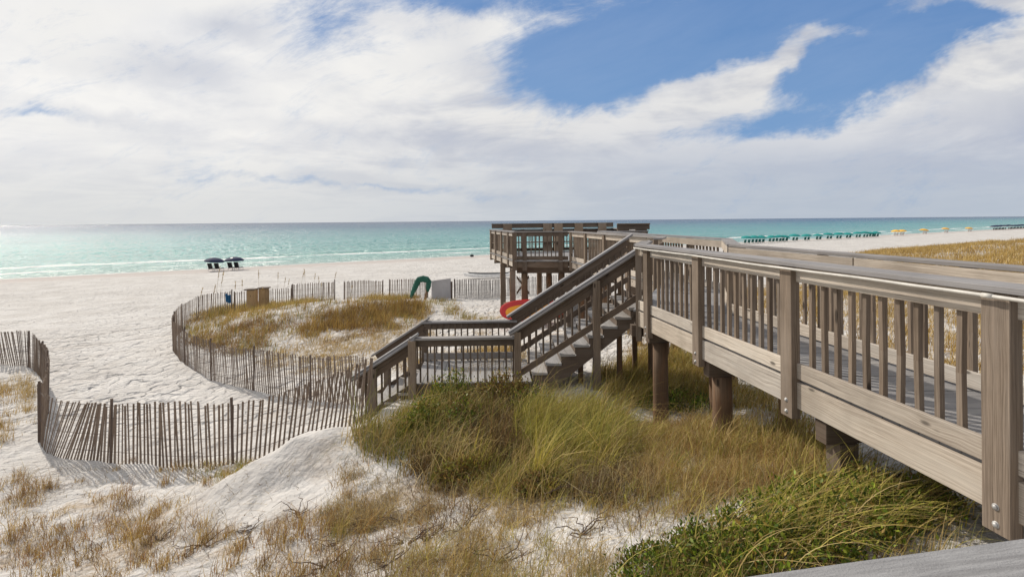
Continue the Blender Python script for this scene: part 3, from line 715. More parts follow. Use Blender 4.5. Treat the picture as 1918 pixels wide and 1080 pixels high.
def slope_rail(par, a, b, out, posts, hand=True, lowboard=(.06, .17), cap_ext=.1, mats=('dark', 'dark', 'dark', 'cap'), spacing=.13):
    """a upper, b lower nosing-line points"""
    d = b-a; L = Vector((d.x, d.y, 0)).length; al = Vector((d.x, d.y, 0)).normalized(); nrm = d.normalized().cross(out).normalized()
    if nrm.z < 0: nrm = -nrm
    at = lambda f, o, z: a+d*f+out*o+UP*z
    e = cap_ext/L
    mb = MB(); mb.beam(at(-e, -.05, 1.0), at(1+e, -.05, 1.0), out, .16, .038, nrm); mb.build('cap_rail', M[mats[3]], par)
    mb = MB(); mb.beam(at(0, -.06, .905), at(1, -.06, .905), out, .038, .13, nrm); mb.beam(at(0, -.06, .765), at(1, -.06, .765), out, .034, .10, nrm); mb.build('rail_board', M[mats[0]], par)
    mb = MB(); mb.beam(at(0, -.06, sum(lowboard)/2), at(1, -.06, sum(lowboard)/2), out, .04, lowboard[1]-lowboard[0], nrm); mb.build('lower_rail', M[mats[0]], par)
    if hand:
        mb = MB(); mb.tube([at(-e*.5, .045, .955), at(1+e*.8, .045, .955)], .022, 10); mb.build('handrail', M['cap'], par, 0, True)
    for f, zl, zh, s in posts:
        c = at(f, .0, 0); mb = MB(); mb.beam(Vector((c.x, c.y, zl)), Vector((c.x, c.y, c.z+zh)), al, s, .12, out); mb.build('post', M['post'], par)
    n = int(L/spacing)
    for i in range(1, n):
        f = i/n
        if any(abs(f-p[0])*L < .08 for p in posts): continue
        mb = MB(); mb.beam(at(f, -.1, .05), at(f, -.1, .80), al, .034, .034, out); mb.build('baluster', M[mats[2]], par)
bot = top+sdv*RUN*(NR+.22)-UP*RISE*(NR+.22)
par = thing('staircase', (1.2, 10.8, gz(1.2, 10.8)), 'upper wooden staircase descending left from the boardwalk down to the landing', 'staircase')
stairs(par, top, NR)
midf = (2.40-1.50)/((NR+.22)*RUN)
zg = gz(1.5, 9.95)-.3
slope_rail(par, top-sdv*.05, bot, -sback, [(midf, zg, .93, .13), (.975, ZL-.45, .92, .12)])
slope_rail(par, top+sback*WID-sdv*.12+UP*(.12*slope), bot+sback*WID, sback, [(.97, ZL-.45, .95, .12), (.5, gz(1.2, 11.7)-.3, .9, .12)])
for (x, y, zt) in ((1.28, 10.35, ZL+.55), (2.05, 10.5, DECK-.6), (1.05, 11.6, ZL+.45), (2.5, 11.2, DECK-.4)):
    sqpost(par, x, y, gz(x, y)-.3, zt, .09, mat='pile')
# landing
LL = 2.17
lf = top+sdv*(RUN*(NR-1)+.0); lf.z = ZL
l2 = lf+sdv*LL
par = thing('stair_landing', (-.9, 10.7, gz(-.9, 10.7)), 'wooden landing with low railings between the two flights of beach stairs', 'landing')
lk = dict(mats=('dark', 'post', 'dark', 'cap'), cap=(.17, .038, 0), spacing=.125, bs=.032, bal=(.0, .72), fascia=(), kick=(), balus=False)
def low_rail(a, b, out, posts, h=.83, rim=True, kick=False, pmat='post'):
    d = b-a; L = d.length; al = d.normalized(); at = lambda f, o, z: a+d*f+out*o+UP*z
    mb = MB(); mb.beam(at(-.03, -.05, h-.019), at(1.0, -.05, h-.019), out, .17, .038); mb.build('cap_rail', M['cap'], par)
    mb = MB(); mb.beam(at(0, -.06, h-.038-.065), at(1, -.06, h-.038-.065), out, .038, .13); mb.build('rail_board', M['dark'], par)
    if rim: mb = MB(); mb.beam(at(0, -.02, -.11), at(1, -.02, -.11), out, .04, .19); mb.build('rim_board', M['dark'], par)
    if kick: mb = MB(); mb.beam(at(0, -.12, .10), at(1, -.12, .10), out, .03, .14); mb.build('kick_board', M['cap'], par)
    for f, zl in posts:
        c = at(f, .02, 0); mb = MB(); mb.beam(Vector((c.x, c.y, zl)), Vector((c.x, c.y, c.z+h-.04)), al, .135, .12, out); mb.build('post', M[pmat], par)
    n = int(L/.125)
    for i in range(1, n):
        f = i/n; mb = MB(); mb.beam(at(f, -.095, -.03), at(f, -.095, h-.06), al, .03, .03, out); mb.build('baluster', M['dark'], par)
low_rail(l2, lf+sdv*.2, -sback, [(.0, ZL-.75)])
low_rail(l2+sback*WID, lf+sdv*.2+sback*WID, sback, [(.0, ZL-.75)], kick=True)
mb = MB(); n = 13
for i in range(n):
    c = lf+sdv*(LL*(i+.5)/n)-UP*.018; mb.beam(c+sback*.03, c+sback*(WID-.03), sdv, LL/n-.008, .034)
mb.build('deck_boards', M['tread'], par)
for dx_ in (.1, LL-.2):
    for dy_ in (.15, WID-.2):
        c = lf+sdv*dx_+sback*dy_; sqpost(par, c.x, c.y, gz(c.x, c.y)-.3, ZL-.04, .12, mat='pile')
# lower flight
par = thing('staircase', (-2.3, 10.6, gz(-2.3, 10.6)), 'short lower staircase with railings reaching the sand beside the slat fence', 'staircase')
N2 = 5
t2 = l2.copy(); stairs(par, t2, N2)
b2 = t2+sdv*RUN*(N2-1.1)-UP*RISE*(N2-1.1)
off = UP*(-.17)
slope_rail(par, t2+off, b2+off, -sback, [(.72, gz(-2.85, 9.7)-.3, .93, .15)], hand=True)
slope_rail(par, t2+sback*WID+off, b2+sback*WID+off, sback, [(.8, gz(-2.9, 11.4)-.3, .93, .12)], hand=False)

# ------------------------------------------------------------------ sand fences
def fence(pts, label, loc_i=0, hgt=1.13, spacing=.076, post_every=2.3, lean=None, start_post=True, end_post=True, sink=.06, amp=.03, sp_pts=None, mat='slat', closed=1.0, group=None, sw=.034):
    pts = [Vector((p[0], p[1])) for p in pts]
    # smooth the path (Catmull-Rom) and sample evenly
    dense = []
    for i in range(len(pts)-1):
        p0 = pts[max(i-1, 0)]; p1 = pts[i]; p2 = pts[i+1]; p3 = pts[min(i+2, len(pts)-1)]
        for k in range(24):
            t = k/24; dense.append(.5*((2*p1)+(-p0+p2)*t+(2*p0-5*p1+4*p2-p3)*t*t+(-p0+3*p1-3*p2+p3)*t**3))
    dense.append(pts[-1]); cum = [0]
    for i in range(1, len(dense)): cum.append(cum[-1]+(dense[i]-dense[i-1]).length)
    L = cum[-1]; dxs = np.array([p.x for p in dense]); dys = np.array([p.y for p in dense]); cum = np.array(cum)
    at = lambda s: (float(np.interp(s, cum, dxs)), float(np.interp(s, cum, dys)))
    c = at(L/2); par = thing('sand_fence', (c[0], c[1], gz(*c)), label, 'sand fence', group)
    nb = max(1, int(round(L/post_every))); bays = [L*i/nb for i in range(nb+1)]
    n = int(L/spacing); ss_ = [L*(i+.5)/n for i in range(n)]
    xs, ys = zip(*[at(s) for s in ss_]); zs = ground(np.array(xs), np.array(ys))
    ker = np.ones(9)/9; zs = np.convolve(np.pad(zs, 4, 'edge'), ker, 'valid')
    for bi in range(nb):
        mb = MB()
        for i, s in enumerate(ss_):
            if not (bays[bi] <= s < bays[bi+1]): continue
            if random.random() > closed: continue
            x, y = xs[i], ys[i]; e = .05; q1 = Vector(at(min(L, s+e))); q0 = Vector(at(max(0, s-e))); tg = (q1-q0).normalized(); tg = Vector((tg.x, tg.y, 0)); nm = Vector((-tg.y, tg.x, 0))
            ln = (lean(s/L) if lean else 0)+.12*(vnoise(np.array([s*.9]), np.array([3.3]), 70)[0]-.5)+random.gauss(0, .016)
            out_l = random.gauss(0, .01)+.06*(vnoise(np.array([s*.5]), np.array([9.3]), 71)[0]-.5)
            hh = hgt+amp*math.sin(s*2.1)+random.uniform(-.02, .02)
            rot = random.gauss(0, .25)
            a = tg*math.cos(rot)+nm*math.sin(rot)
            b0 = Vector((x, y, zs[i]-sink+random.uniform(-.02, .02))); b1 = b0+UP*hh+tg*ln*hh+nm*out_l*hh
            mb.beam(b0, b1, a, sw*random.uniform(.85, 1.1), .009, Vector((-a.y, a.x, 0)))
        if mb.v: mb.build('slat_panel', M[mat], par)
    for k in range(nb+1):
        if (k == 0 and not start_post) or (k == nb and not end_post): continue
        x, y = at(bays[k]); z = gz(x, y); mb = MB()
        mb.tube([(x, y, z-.3), (x+random.uniform(-.03, .03), y+.02, z+hgt+random.uniform(-.04, .07))], .024, 7); mb.build('fence_post', M['stake'], par)
    mb = MB()
    for wz in (.2, .5, .8, 1.03):
        for off in (-.008, .008):
            pl_ = [Vector((*at(L*i/max(2, int(L/.25))), 0)) for i in range(max(2, int(L/.25))+1)]
            zz = np.interp([L*i/(len(pl_)-1) for i in range(len(pl_))], ss_, zs)
            mb.tube([Vector((p.x, p.y+off, zz[i]+wz*hgt/1.13-.02)) for i, p in enumerate(pl_)], .002, 4, caps=False)
    mb.build('wire', M['wire'], par)
    return par
def WP(px, d): return ((px-959)/F*d, d)
fence([WP(-260, 18.2), WP(-100, 17.8), WP(0, 17.5), WP(50, 17.2), WP(78, 15.5), WP(88, 13.3), WP(80, 11.7), WP(70, 10.8)],
      'brown slat fence coming from the left edge and curving towards the viewer', lean=lambda f: -.25 if f < .45 else 0.06)
fence([WP(70, 10.75), WP(84, 10.32), WP(115, 10.02), WP(180, 9.82), WP(260, 9.67), WP(350, 9.52), WP(430, 9.45), WP(500, 9.5), WP(580, 9.68), WP(640, 9.72), WP(690, 9.6)],
      'long weathered slat fence sagging across the sand in front of the footpath', lean=lambda f: .55*math.exp(-((f-.10)/.14)**2)+.03+.10*math.sin(f*9), amp=.05, end_post=False)
fence([WP(688, 11.9), WP(640, 12.6), WP(561, 13.4), WP(460, 14.5), WP(385, 15.8), WP(340, 17.3), WP(322, 18.8)],
      'slat fence on the far side of the footpath below the grassy dune', lean=lambda f: .05, spacing=.085, start_post=False)
fence([WP(322, 18.9), WP(323, 20.2), WP(334, 22.2), WP(362, 24.4), WP(395, 25.8), WP(433, 26.9)],
      'slat fence rounding the left end of the grassy dune', spacing=.1)
fence([WP(437, 26.9), WP(500, 27.8), WP(545, 28.3)], 'low slat fence piece behind the two tan bins', spacing=.1, hgt=1.0)
for (a, b, d, h, lb) in ((547, 626, 28.6, 1.12, 'slat fence panel behind the dune, second from the tan bins'), (643, 716, 30, 1.12, 'slat fence panel at the dune top between two gaps'),
                      (728, 800, 31, 1.12, 'slat fence panel just left of the green tarp'), (850, 938, 30.6, 1.1, 'pale dense slat fence beside the grey panel and the platform piles'), (940, 1120, 31, 1.05, 'slat fence seen between the platform piles')):
    fence([WP(a, d), WP((a+b)/2, d+.1), WP(b, d-.1)], lb, spacing=.075 if a != 850 else .055, hgt=h, mat='slat' if a < 840 else 'cap')

# ------------------------------------------------------------------ plants
def leafmat(name, rough=.65, trans=.25):
    m, q = newmat(name)
    at_ = q.node('ShaderNodeAttribute', attribute_name='tint').outputs['Color']
    b = q.node('ShaderNodeBsdfPrincipled', {'Base Color': at_, 'Roughness': rough, 'Specular IOR Level': .2})
    t = q.node('ShaderNodeBsdfTranslucent', {'Color': at_})
    mx = q.node('ShaderNodeMixShader', {0: trans, 1: b, 2: t}); o = q.node('ShaderNodeOutputMaterial'); q.l.new(mx.outputs[0], o.inputs[0])
    return m
M['grass'] = leafmat('dry_grass_blade'); M['leaf'] = leafmat('shrub_leaf', .45, .2)
def blades(x, y, z, h, wd, colors, lean=(.25, .0), bend=.5, spread=.5, seg=3):
    """curved tapering blades rooted at x,y,z"""
    n = len(x); az = rng.uniform(0, 2*np.pi, n); sp = rng.gamma(2, .5, n)*spread*h*.5
    ox = np.cos(az)*sp+lean[0]*h; oy = np.sin(az)*sp+lean[1]*h
    fa = rng.uniform(0, 2*np.pi, n); wx = np.cos(fa)*wd/2; wy = np.sin(fa)*wd/2
    V = []; 
    for k in range(seg+1):
        f = k/seg; cx = x+ox*f**1.7; cy = y+oy*f**1.7; lenh = np.sqrt(ox**2+oy**2)/np.maximum(h, 1e-3)
        cz = z+h*(f-bend*np.clip(lenh, 0, 1.4)*.55*f**2.6)
        tw = 1-f*.88
        V.append(np.stack([cx-wx*tw, cy-wy*tw, cz], -1)); V.append(np.stack([cx+wx*tw, cy+wy*tw, cz], -1))
    V = np.stack(V, 1).reshape(-1, 3)
    base = (np.arange(n)*(2*(seg+1)))[:, None]
    q4 = np.concatenate([base+np.array([2*k, 2*k+1, 2*k+3, 2*k+2])[None] for k in range(seg)], 1).reshape(-1, 4)
    C = np.repeat(np.c_[colors, np.ones(n)], 2*(seg+1), 0)
    return V, q4, C
def join_arrays(parts):
    V = []; Q = []; C = []; o = 0
    for v, q4, c in parts: V.append(v); Q.append(q4+o); C.append(c); o += len(v)
    return np.concatenate(V), np.concatenate(Q), np.concatenate(C)
def emit(name, parts, mat, kind=None, label=None, cat=None, group=None, parent=None, org=None):
    V, Q, C = join_arrays(parts)
    if org is not None: V = V-np.array(org)
    o = array_mesh(name, V, Q, np.full(len(Q), Q.shape[1]), mat, colors=C)
    if parent is not None: o.parent = parent
    elif org is not None: o.location = org
    return tag(o, label, cat, group, kind)
PAL = {'yellow': [(.42, .38, .10), (.50, .44, .16), (.34, .33, .08)], 'dark': [(.07, .06, .04), (.10, .085, .06), (.13, .09, .06)], 'red': [(.36, .21, .11), (.28, .15, .08), (.42, .28, .15)],
       'straw': [(.50, .39, .21), (.42, .32, .17), (.55, .45, .28), (.33, .25, .14)],
       'gold': [(.42, .29, .11), (.34, .23, .09), (.48, .36, .16), (.25, .17, .08)],
       'olive': [(.22, .23, .07), (.30, .29, .09), (.15, .17, .055), (.38, .33, .13)],
       'green': [(.10, .15, .03), (.17, .20, .05), (.25, .26, .07), (.07, .10, .03)],
       'brown': [(.17, .11, .07), (.22, .14, .08), (.12, .08, .055), (.28, .19, .11)],
       'grey': [(.30, .26, .21), (.38, .34, .28), (.22, .18, .15), (.44, .39, .31)]}
VT = np.array([1.04, .97, .71])
def pick(names, n, jitter=.18):
    pool = np.array([c for k in names for c in PAL[k]]); c = pool[rng.integers(0, len(pool), n)]*VT
    return np.clip(c*(1+rng.normal(0, jitter, (n, 1))), .01, .9)
def inpoly(px, py, poly):
    inside = np.zeros(len(px), bool); n = len(poly); j = n-1
    for i in range(n):
        xi, yi = poly[i]; xj, yj = poly[j]
        if yi != yj:
            c = ((yi > py) != (yj > py)) & (px < (xj-xi)*(py-yi)/(yj-yi)+xi); inside ^= c
        j = i
    return inside
def scatter(poly_px, n, drange, clump=None, seed=0, thr=.0, urange=None):
    """points on the sand inside an outline given in the photograph, uniform over ground area"""
    pxs = [p[0] for p in poly_px]; u0, u1 = (min(pxs)-959)/F, (max(pxs)-959)/F
    X = []; Y = []; got = 0
    area_iter = 0
    while got < n and area_iter < 60:
        m_ = 60000; d = np.sqrt(rng.uniform(drange[0]**2, drange[1]**2, m_)); u = rng.uniform(u0-.02, u1+.02, m_)
        x = u*d; y = d; z = ground(x, y); px, py = proj(x, y, z); k = inpoly(px, py, poly_px)
        if clump is not None:
            nv = vnoise(x*clump, y*clump, 100+seed)*.6+vnoise(x*clump*2.7, y*clump*2.7, 120+seed)*.4
            k &= nv > thr+rng.normal(0, .05, m_)
        X.append(x[k]); Y.append(y[k]); got += k.sum(); area_iter += 1
    x = np.concatenate(X)[:n]; y = np.concatenate(Y)[:n]; return x, y, ground(x, y)
def tuftify(x, y, per, r):
    X = np.repeat(x, per); Y = np.repeat(y, per); X = X+rng.normal(0, r, len(X)); Y = Y+rng.normal(0, r, len(Y)); return X, Y, ground(X, Y)
def field(poly, ntuft, per, r, drange, pal, h, wd, clump=None, thr=0, seed=0, lean=(.25, 0), spread=.5, bend=.5, seg=3, hj=.3):
    x, y, _ = scatter(poly, ntuft, drange, clump, seed, thr); 
    tc_ = pick(pal, len(x), .1); hs = np.exp(rng.normal(0, hj, len(x)))
    X, Y, Z = tuftify(x, y, per, r); n = len(X)
    col = np.repeat(tc_, per, 0)*(1+rng.normal(0, .2, (n, 1))); mixc = pick(pal, n); k = rng.random((n, 1)) < .45; col = np.where(k, mixc, col)
    hh = h*np.repeat(hs, per)*rng.uniform(.5, 1.15, n)
    return blades(X, Y, Z-.02, hh, wd*rng.uniform(.6, 1.3, n), np.clip(col, .01, .9), lean, bend, spread, seg)

# tall leaning grass on the slope in front of the landing
poly_tall = [(650, 815), (700, 800), (760, 780), (860, 768), (970, 765), (1060, 768), (1120, 775), (1165, 800), (1190, 850), (1150, 890), (1060, 915), (930, 925), (800, 915), (730, 890), (700, 860)]
poly_yel = [(960, 800), (1040, 775), (1130, 775), (1160, 820), (1120, 880), (1020, 890), (960, 850)]
parts = [field(poly_tall, 360, 20, .075, (6.0, 11.5), ['olive', 'straw', 'olive'], .46, .0115, 1.1, .30, 1, (.36, -.05), .95, .8, 4, .35),
         field(poly_tall, 240, 20, .07, (6.0, 11.5), ['yellow', 'olive', 'straw'], .40, .012, .8, .5, 2, (.30, 0), .9, .7, 4, .35),
         field(poly_yel, 230, 26, .07, (6.0, 10.5), ['yellow', 'olive'], .58, .011, None, 0, 3, (.46, .05), .7, .9, 5, .25),
         field(poly_tall, 240, 14, .09, (6.0, 11.5), ['straw', 'grey'], .40, .0095, 1.3, .45, 33, (.2, 0), 1.5, .8, 4, .3)]
emit('tall_dune_grass', parts, M['grass'], 'stuff')
# dark woody undergrowth inside it
poly_woody = [(690, 825), (760, 785), (900, 765), (1000, 770), (1000, 810), (960, 880), (850, 900), (740, 870)]
parts = [field(poly_woody, 420, 18, .10, (6.0, 11), ['brown', 'brown', 'dark'], .30, .014, 1.5, .42, 4, (.1, 0), 1.0, .3),
         field([(1060, 860), (1180, 870), (1230, 910), (1180, 950), (1060, 930)], 170, 18, .09, (4.5, 9), ['dark', 'grey', 'brown'], .22, .009, 1.5, .42, 44, (.1, 0), 1.2, .4)]
emit('woody_undergrowth', parts, M['grass'], 'stuff')
# short dry grass over the slope
poly_dry = [(640, 870), (700, 900), (900, 890), (1130, 880), (1200, 820), (1260, 790), (1400, 810), (1560, 850), (1600, 900), (1300, 960), (1150, 1010), (1120, 1090), (960, 1200), (560, 1200), (620, 1040), (600, 960), (640, 900)]
parts = [field(poly_dry, 2100, 14, .08, (3.0, 9.5), ['straw', 'gold', 'grey', 'straw', 'grey'], .13, .0064, 1.6, .44, 5, (.14, 0), 1.7, .6, 3, .45),
         field(poly_dry, 330, 22, .05, (3.0, 9.5), ['olive', 'straw', 'yellow'], .25, .0068, 1.1, .54, 6, (.32, 0), 1.0, .8, 4, .4),
         field(poly_dry, 700, 14, .09, (3.0, 9.5), ['brown', 'grey', 'red', 'dark'], .15, .0075, 1.9, .52, 7, (.08, 0), 1.9, .3, 3, .4),
         field([(1180, 800), (1300, 780), (1460, 830), (1560, 870), (1400, 930), (1200, 930)], 700, 18, .08, (4, 9.5), ['straw', 'straw', 'red'], .2, .0062, 1.2, .3, 77, (.15, 0), 1.3, .6, 3, .4)]
poly_under = [(1120, 700), (1240, 640), (1330, 690), (1460, 760), (1600, 850), (1750, 930), (1840, 1010), (1700, 1000), (1560, 930), (1400, 860), (1200, 860), (1150, 800)]
parts += [field(poly_under, 1150, 18, .08, (2.8, 14), ['olive', 'straw', 'gold', 'yellow'], .27, .009, .9, .42, 8, (.28, 0), 1.1, .8, 3, .4)]
poly_off = [(1150, 1060), (1400, 1010), (1800, 1060), (1900, 1500), (900, 1500), (960, 1200)]
parts += [field(poly_off, 500, 14, .09, (1.5, 5.0), ['straw', 'olive'], .22, .005, .9, .4, 9)]
emit('short_dry_grass', parts, M['grass'], 'stuff')
# golden grass on the dune behind the footpath fence
poly_dune = [(338, 622), (360, 590), (420, 574), (520, 566), (640, 566), (720, 556), (780, 556), (818, 585), (770, 612), (690, 628), (600, 640), (520, 665), (440, 668), (370, 645)]
parts = [field([(340, 640), (480, 600), (640, 600), (760, 575), (800, 600), (640, 640), (440, 665)], 420, 15, .13, (15, 32), ['brown', 'grey', 'red'], .22, .015, .6, .45, 61, (.1, 0), 1.1, .4, 2),
         field(poly_dune, 1500, 15, .14, (15, 32), ['gold', 'gold', 'olive', 'straw'], .29, .016, .45, .38, 10, (.2, 0), .7, .5, 2),
         field([(560, 600), (700, 570), (790, 566), (800, 590), (720, 610), (560, 628)], 420, 16, .14, (17, 30), ['brown', 'gold', 'gold'], .30, .018, .5, .4, 11, (.15, 0), .8, .4, 2),
         field([(480, 680), (560, 640), (800, 600), (900, 612), (950, 640), (950, 700), (780, 700), (720, 690), (640, 700), (520, 700)], 950, 14, .13, (10.5, 26), ['straw', 'straw', 'gold'], .17, .010, .5, .42, 12, (.2, 0), 1.2, .5, 2),
         field([(790, 565), (850, 562), (880, 590), (940, 605), (860, 605), (810, 590)], 90, 16, .16, (15, 32), ['olive', 'gold'], .24, .016, .6, .35, 13, (.2, 0), .9, .4, 2),
         field([(780, 640), (960, 635), (1000, 700), (960, 720), (780, 720)], 500, 16, .1, (10.5, 15), ['gold', 'straw'], .28, .009, .8, .35, 14, (.2, 0), .9, .4, 2)]
emit('golden_dune_grass', parts, M['grass'], 'stuff')
# grass behind and under the walkway as far as the dune field on the right
poly_r = [(1180, 600), (1250, 500), (1400, 478), (1640, 474), (1760, 466), (1918, 455), (2300, 440), (2300, 1100), (1918, 900), (1700, 720), (1450, 640), (1300, 640), (1180, 700)]
parts = [field(poly_r, 5200, 15, .14, (7.5, 34), ['gold', 'gold', 'straw'], .30, .015, .5, .27, 15, (.2, 0), 1.0, .5, 2)]
emit('walkway_dune_grass', parts, M['grass'], 'stuff')
poly_far = [(1580, 478), (1640, 469), (1740, 462), (1820, 457), (1918, 450), (2200, 440), (2200, 520), (1918, 520), (1700, 500)]
parts = [field(poly_far, 5200, 12, .35, (28, 100), ['gold', 'gold', 'straw'], .38, .045, .12, .16, 16, (.2, 0), .8, .4, 2)]
emit('far_dune_grass', parts, M['grass'], 'stuff')
# straw at the far left
poly_l = [(-200, 700), (10, 720), (30, 740), (25, 800), (10, 840), (-200, 860)]
parts = [field(poly_l, 260, 22, .1, (8, 16), ['gold', 'straw'], .26, .009, .8, .35, 17, (.25, 0), .9, .6, 3)]
poly_l2 = [(20, 690), (60, 700), (62, 800), (40, 760)]
parts += [field(poly_l2, 60, 20, .08, (8, 16), ['straw'], .2, .007, None, 0, 18)]
parts += [field([(0, 880), (200, 930), (330, 905), (420, 1000), (640, 940), (700, 960), (660, 1130), (0, 1130)], 330, 20, .07, (4.5, 9), ['straw', 'red', 'brown', 'gold'], .17, .0075, 1.2, .52, 62, (.14, 0), 1.4, .5, 3, .4),
          field([(330, 870), (470, 860), (430, 900), (360, 905)], 40, 20, .07, (7, 10), ['olive', 'gold'], .16, .008, None, 0, 63, (.2, 0), 1.2)]
emit('left_dune_grass', parts, M['grass'], 'stuff')

# single dry tufts standing free on the sand, lower left
def tuft(px, py, h, label, pal=('straw', 'gold'), n=38, r=.05, wd=.0055, spread=.8, lean=(.15, 0), group='dry grass tufts standing free on the sand', name='grass_tuft', cat='grass tuft'):
    lo, hi = 1.2, 5.6
    for _ in range(40):
        mid = (lo+hi)/2; v = W(px, py, mid)
        if v.z < gz(v.x, v.y): hi = mid
        else: lo = mid
    v = W(px, py, lo); x = np.full(n, v.x)+rng.normal(0, r, n); y = np.full(n, v.y)+rng.normal(0, r, n); z = ground(x, y)-.02
    o = emit(name, [blades(x, y, z, h*rng.uniform(.5, 1.15, n), wd*rng.uniform(.6, 1.3, n), pick(pal, n), lean, .5, spread)], M['grass'], None, label, cat, group, org=(v.x, v.y, gz(v.x, v.y)))
    return o
tl = [(35, 890, .17), (85, 912, .2), (150, 985, .22), (118, 990, .14), (240, 1005, .18), (225, 930, .26), (233, 945, .14), (310, 905, .22), (285, 1000, .10), (395, 1005, .15), (205, 1065, .14), (110, 1072, .16), (20, 1010, .13), (60, 1035, .10),
      (430, 1000, .16), (355, 1040, .18), (300, 1065, .2), (430, 1062, .24), (520, 1010, .26), (560, 985, .2), (610, 1000, .22), (490, 1055, .16), (560, 1070, .22), (650, 930, .2), (262, 1060, .22), (395, 880, .16), (330, 880, .2), (10, 940, .12), (150, 900, .08), (440, 1030, .12), (640, 1050, .2), (590, 1030, .14),
      (215, 880, .12), (250, 862, .1), (385, 905, .13), (420, 888, .12), (355, 890, .1), (300, 880, .1), (690, 990, .2), (700, 1040, .2)]
for i, (a, b, h) in enumerate(tl):
    tuft(a, b, h*1.25, 'small dry straw coloured grass tuft standing alone on the lower left sand', pal=('straw', 'gold', 'red') if i % 3 else ('straw', 'brown', 'red'), n=int(24+h*150), r=.03+h*.16, wd=.0075)
# thin bleached twigs and creeping litter
xs_, ys_, _ = scatter([(0, 860), (250, 880), (640, 840), (760, 900), (1100, 900), (1150, 1080), (700, 1150), (0, 1150)], 2600, (3.5, 10), 1.0, 31, .42)
n = len(xs_); parts = [blades(xs_, ys_, ground(xs_, ys_)+.004, rng.uniform(.02, .07, n), rng.uniform(.004, .009, n), pick(['brown', 'grey'], n), (0, 0), .2, 7.0)]
emit('dry_twig_litter', parts, M['grass'], 'stuff')

def stems(px, py, label, n=9, ln=.35):
    v = hit(px, py); o = thing('woody_stems', v.to_tuple(), label, 'dead plant', 'dead woody plants on the lower slope'); mb = None
    for i in range(n):
        a_ = random.uniform(0, 6.28); L_ = ln*random.uniform(.5, 1.1); up_ = random.uniform(.15, .8); pts = []; x, y = v.x, v.y
        for k in range(7):
            f = k/6; xx = x+math.cos(a_)*L_*f+random.gauss(0, .008); yy_ = y+math.sin(a_)*L_*f+random.gauss(0, .008); pts.append((xx, yy_, gz(xx, yy_)+L_*up_*f*(1.15-.5*f)-.01+random.gauss(0, .004)))
            a_ += random.gauss(0, .25)
        mb = MB(); mb.tube(pts, .0065, 5, .0025, caps=False); mb.build('stem', M['stem'], o)
def hit(px, py):
    lo, hi = 1.0, 5.9
    for _ in range(40):
        mid = (lo+hi)/2; v = W(px, py, mid)
        if v.z < gz(v.x, v.y): hi = mid
        else: lo = mid
    return W(px, py, lo)
M['stem'] = plain('dead_stem', (.10, .07, .055), .85)
for px, py in ((755, 975), (800, 1010), (690, 985), (860, 1035), (760, 1020), (870, 990), (640, 1010), (1090, 1000), (720, 1060), (930, 1050), (560, 960), (610, 1060), (300, 1010), (380, 1020), (470, 990), (1000, 940), (1130, 930)):
    stems(px, py, 'dead dark woody plant sprawling on the sandy lower slope', random.randint(6, 12), random.uniform(.2, .38))
# sea oats: slender stalks with seed heads
def sea_oat(px, d, h, label, lean=.08):
    x = (px-959)/F*d; y = d; z = gz(x, y)
    o = thing('sea_oats', (x, y, z), label, 'sea oats', 'sea oats rising above the dune fence')
    mb = MB(); top_ = Vector((x+lean*h, y, z+h)); pts = [Vector((x+lean*h*(k/5)**2, y, z+h*k/5-.03)) for k in range(6)]
    mb.tube(pts, .007, 5, .004); mb.build('stalk', M['oat'], o)
    k = 40; f = rng.uniform(.80, 1.02, k); xx = x+lean*h*f**2+rng.normal(0, .008, k); yy = y+rng.normal(0, .012, k); zz = z+h*f
    emit('seed_head', [blades(xx, yy, zz, np.full(k, .06), np.full(k, .022), pick(['straw', 'grey', 'gold'], k), (.3, 0), .8, 1.2, 2)], M['grass'], parent=o, org=(x, y, z))
    k = 12; emit('leaf', [blades(np.full(k, x), np.full(k, y), np.full(k, z), rng.uniform(.25, .5, k), np.full(k, .013), pick(['gold', 'olive'], k), (.2, 0), .7, .8)], M['grass'], parent=o, org=(x, y, z))
M['oat'] = plain('oat_stalk', (.30, .23, .14), .8)
def oat_top(px, top, d, lb, lean=.08):
    z = E-(top-413.4-(-.0087)*(px-959)*1)/F*d if False else None
    a = Wd(px, top, d); x = a.x; h = a.z-gz(x, d); sea_oat(px, d, max(.5, h), lb, lean)
for px, t, d in ((395, 535, 24), (401, 500, 23), (407, 512, 22), (438, 528, 25), (452, 525, 26), (484, 508, 27), (492, 540, 26), (519, 512, 28), (528, 520, 28), (535, 524, 28.5), (560, 507, 29), (572, 505, 29.5), (585, 512, 29.5), (598, 520, 29), (622, 511, 30), (601, 530, 27), (655, 536, 28), (367, 540, 22)):
    oat_top(px, t, d, 'slender sea oat stalk with a pale seed head behind the dune', random.uniform(-.05, .15))

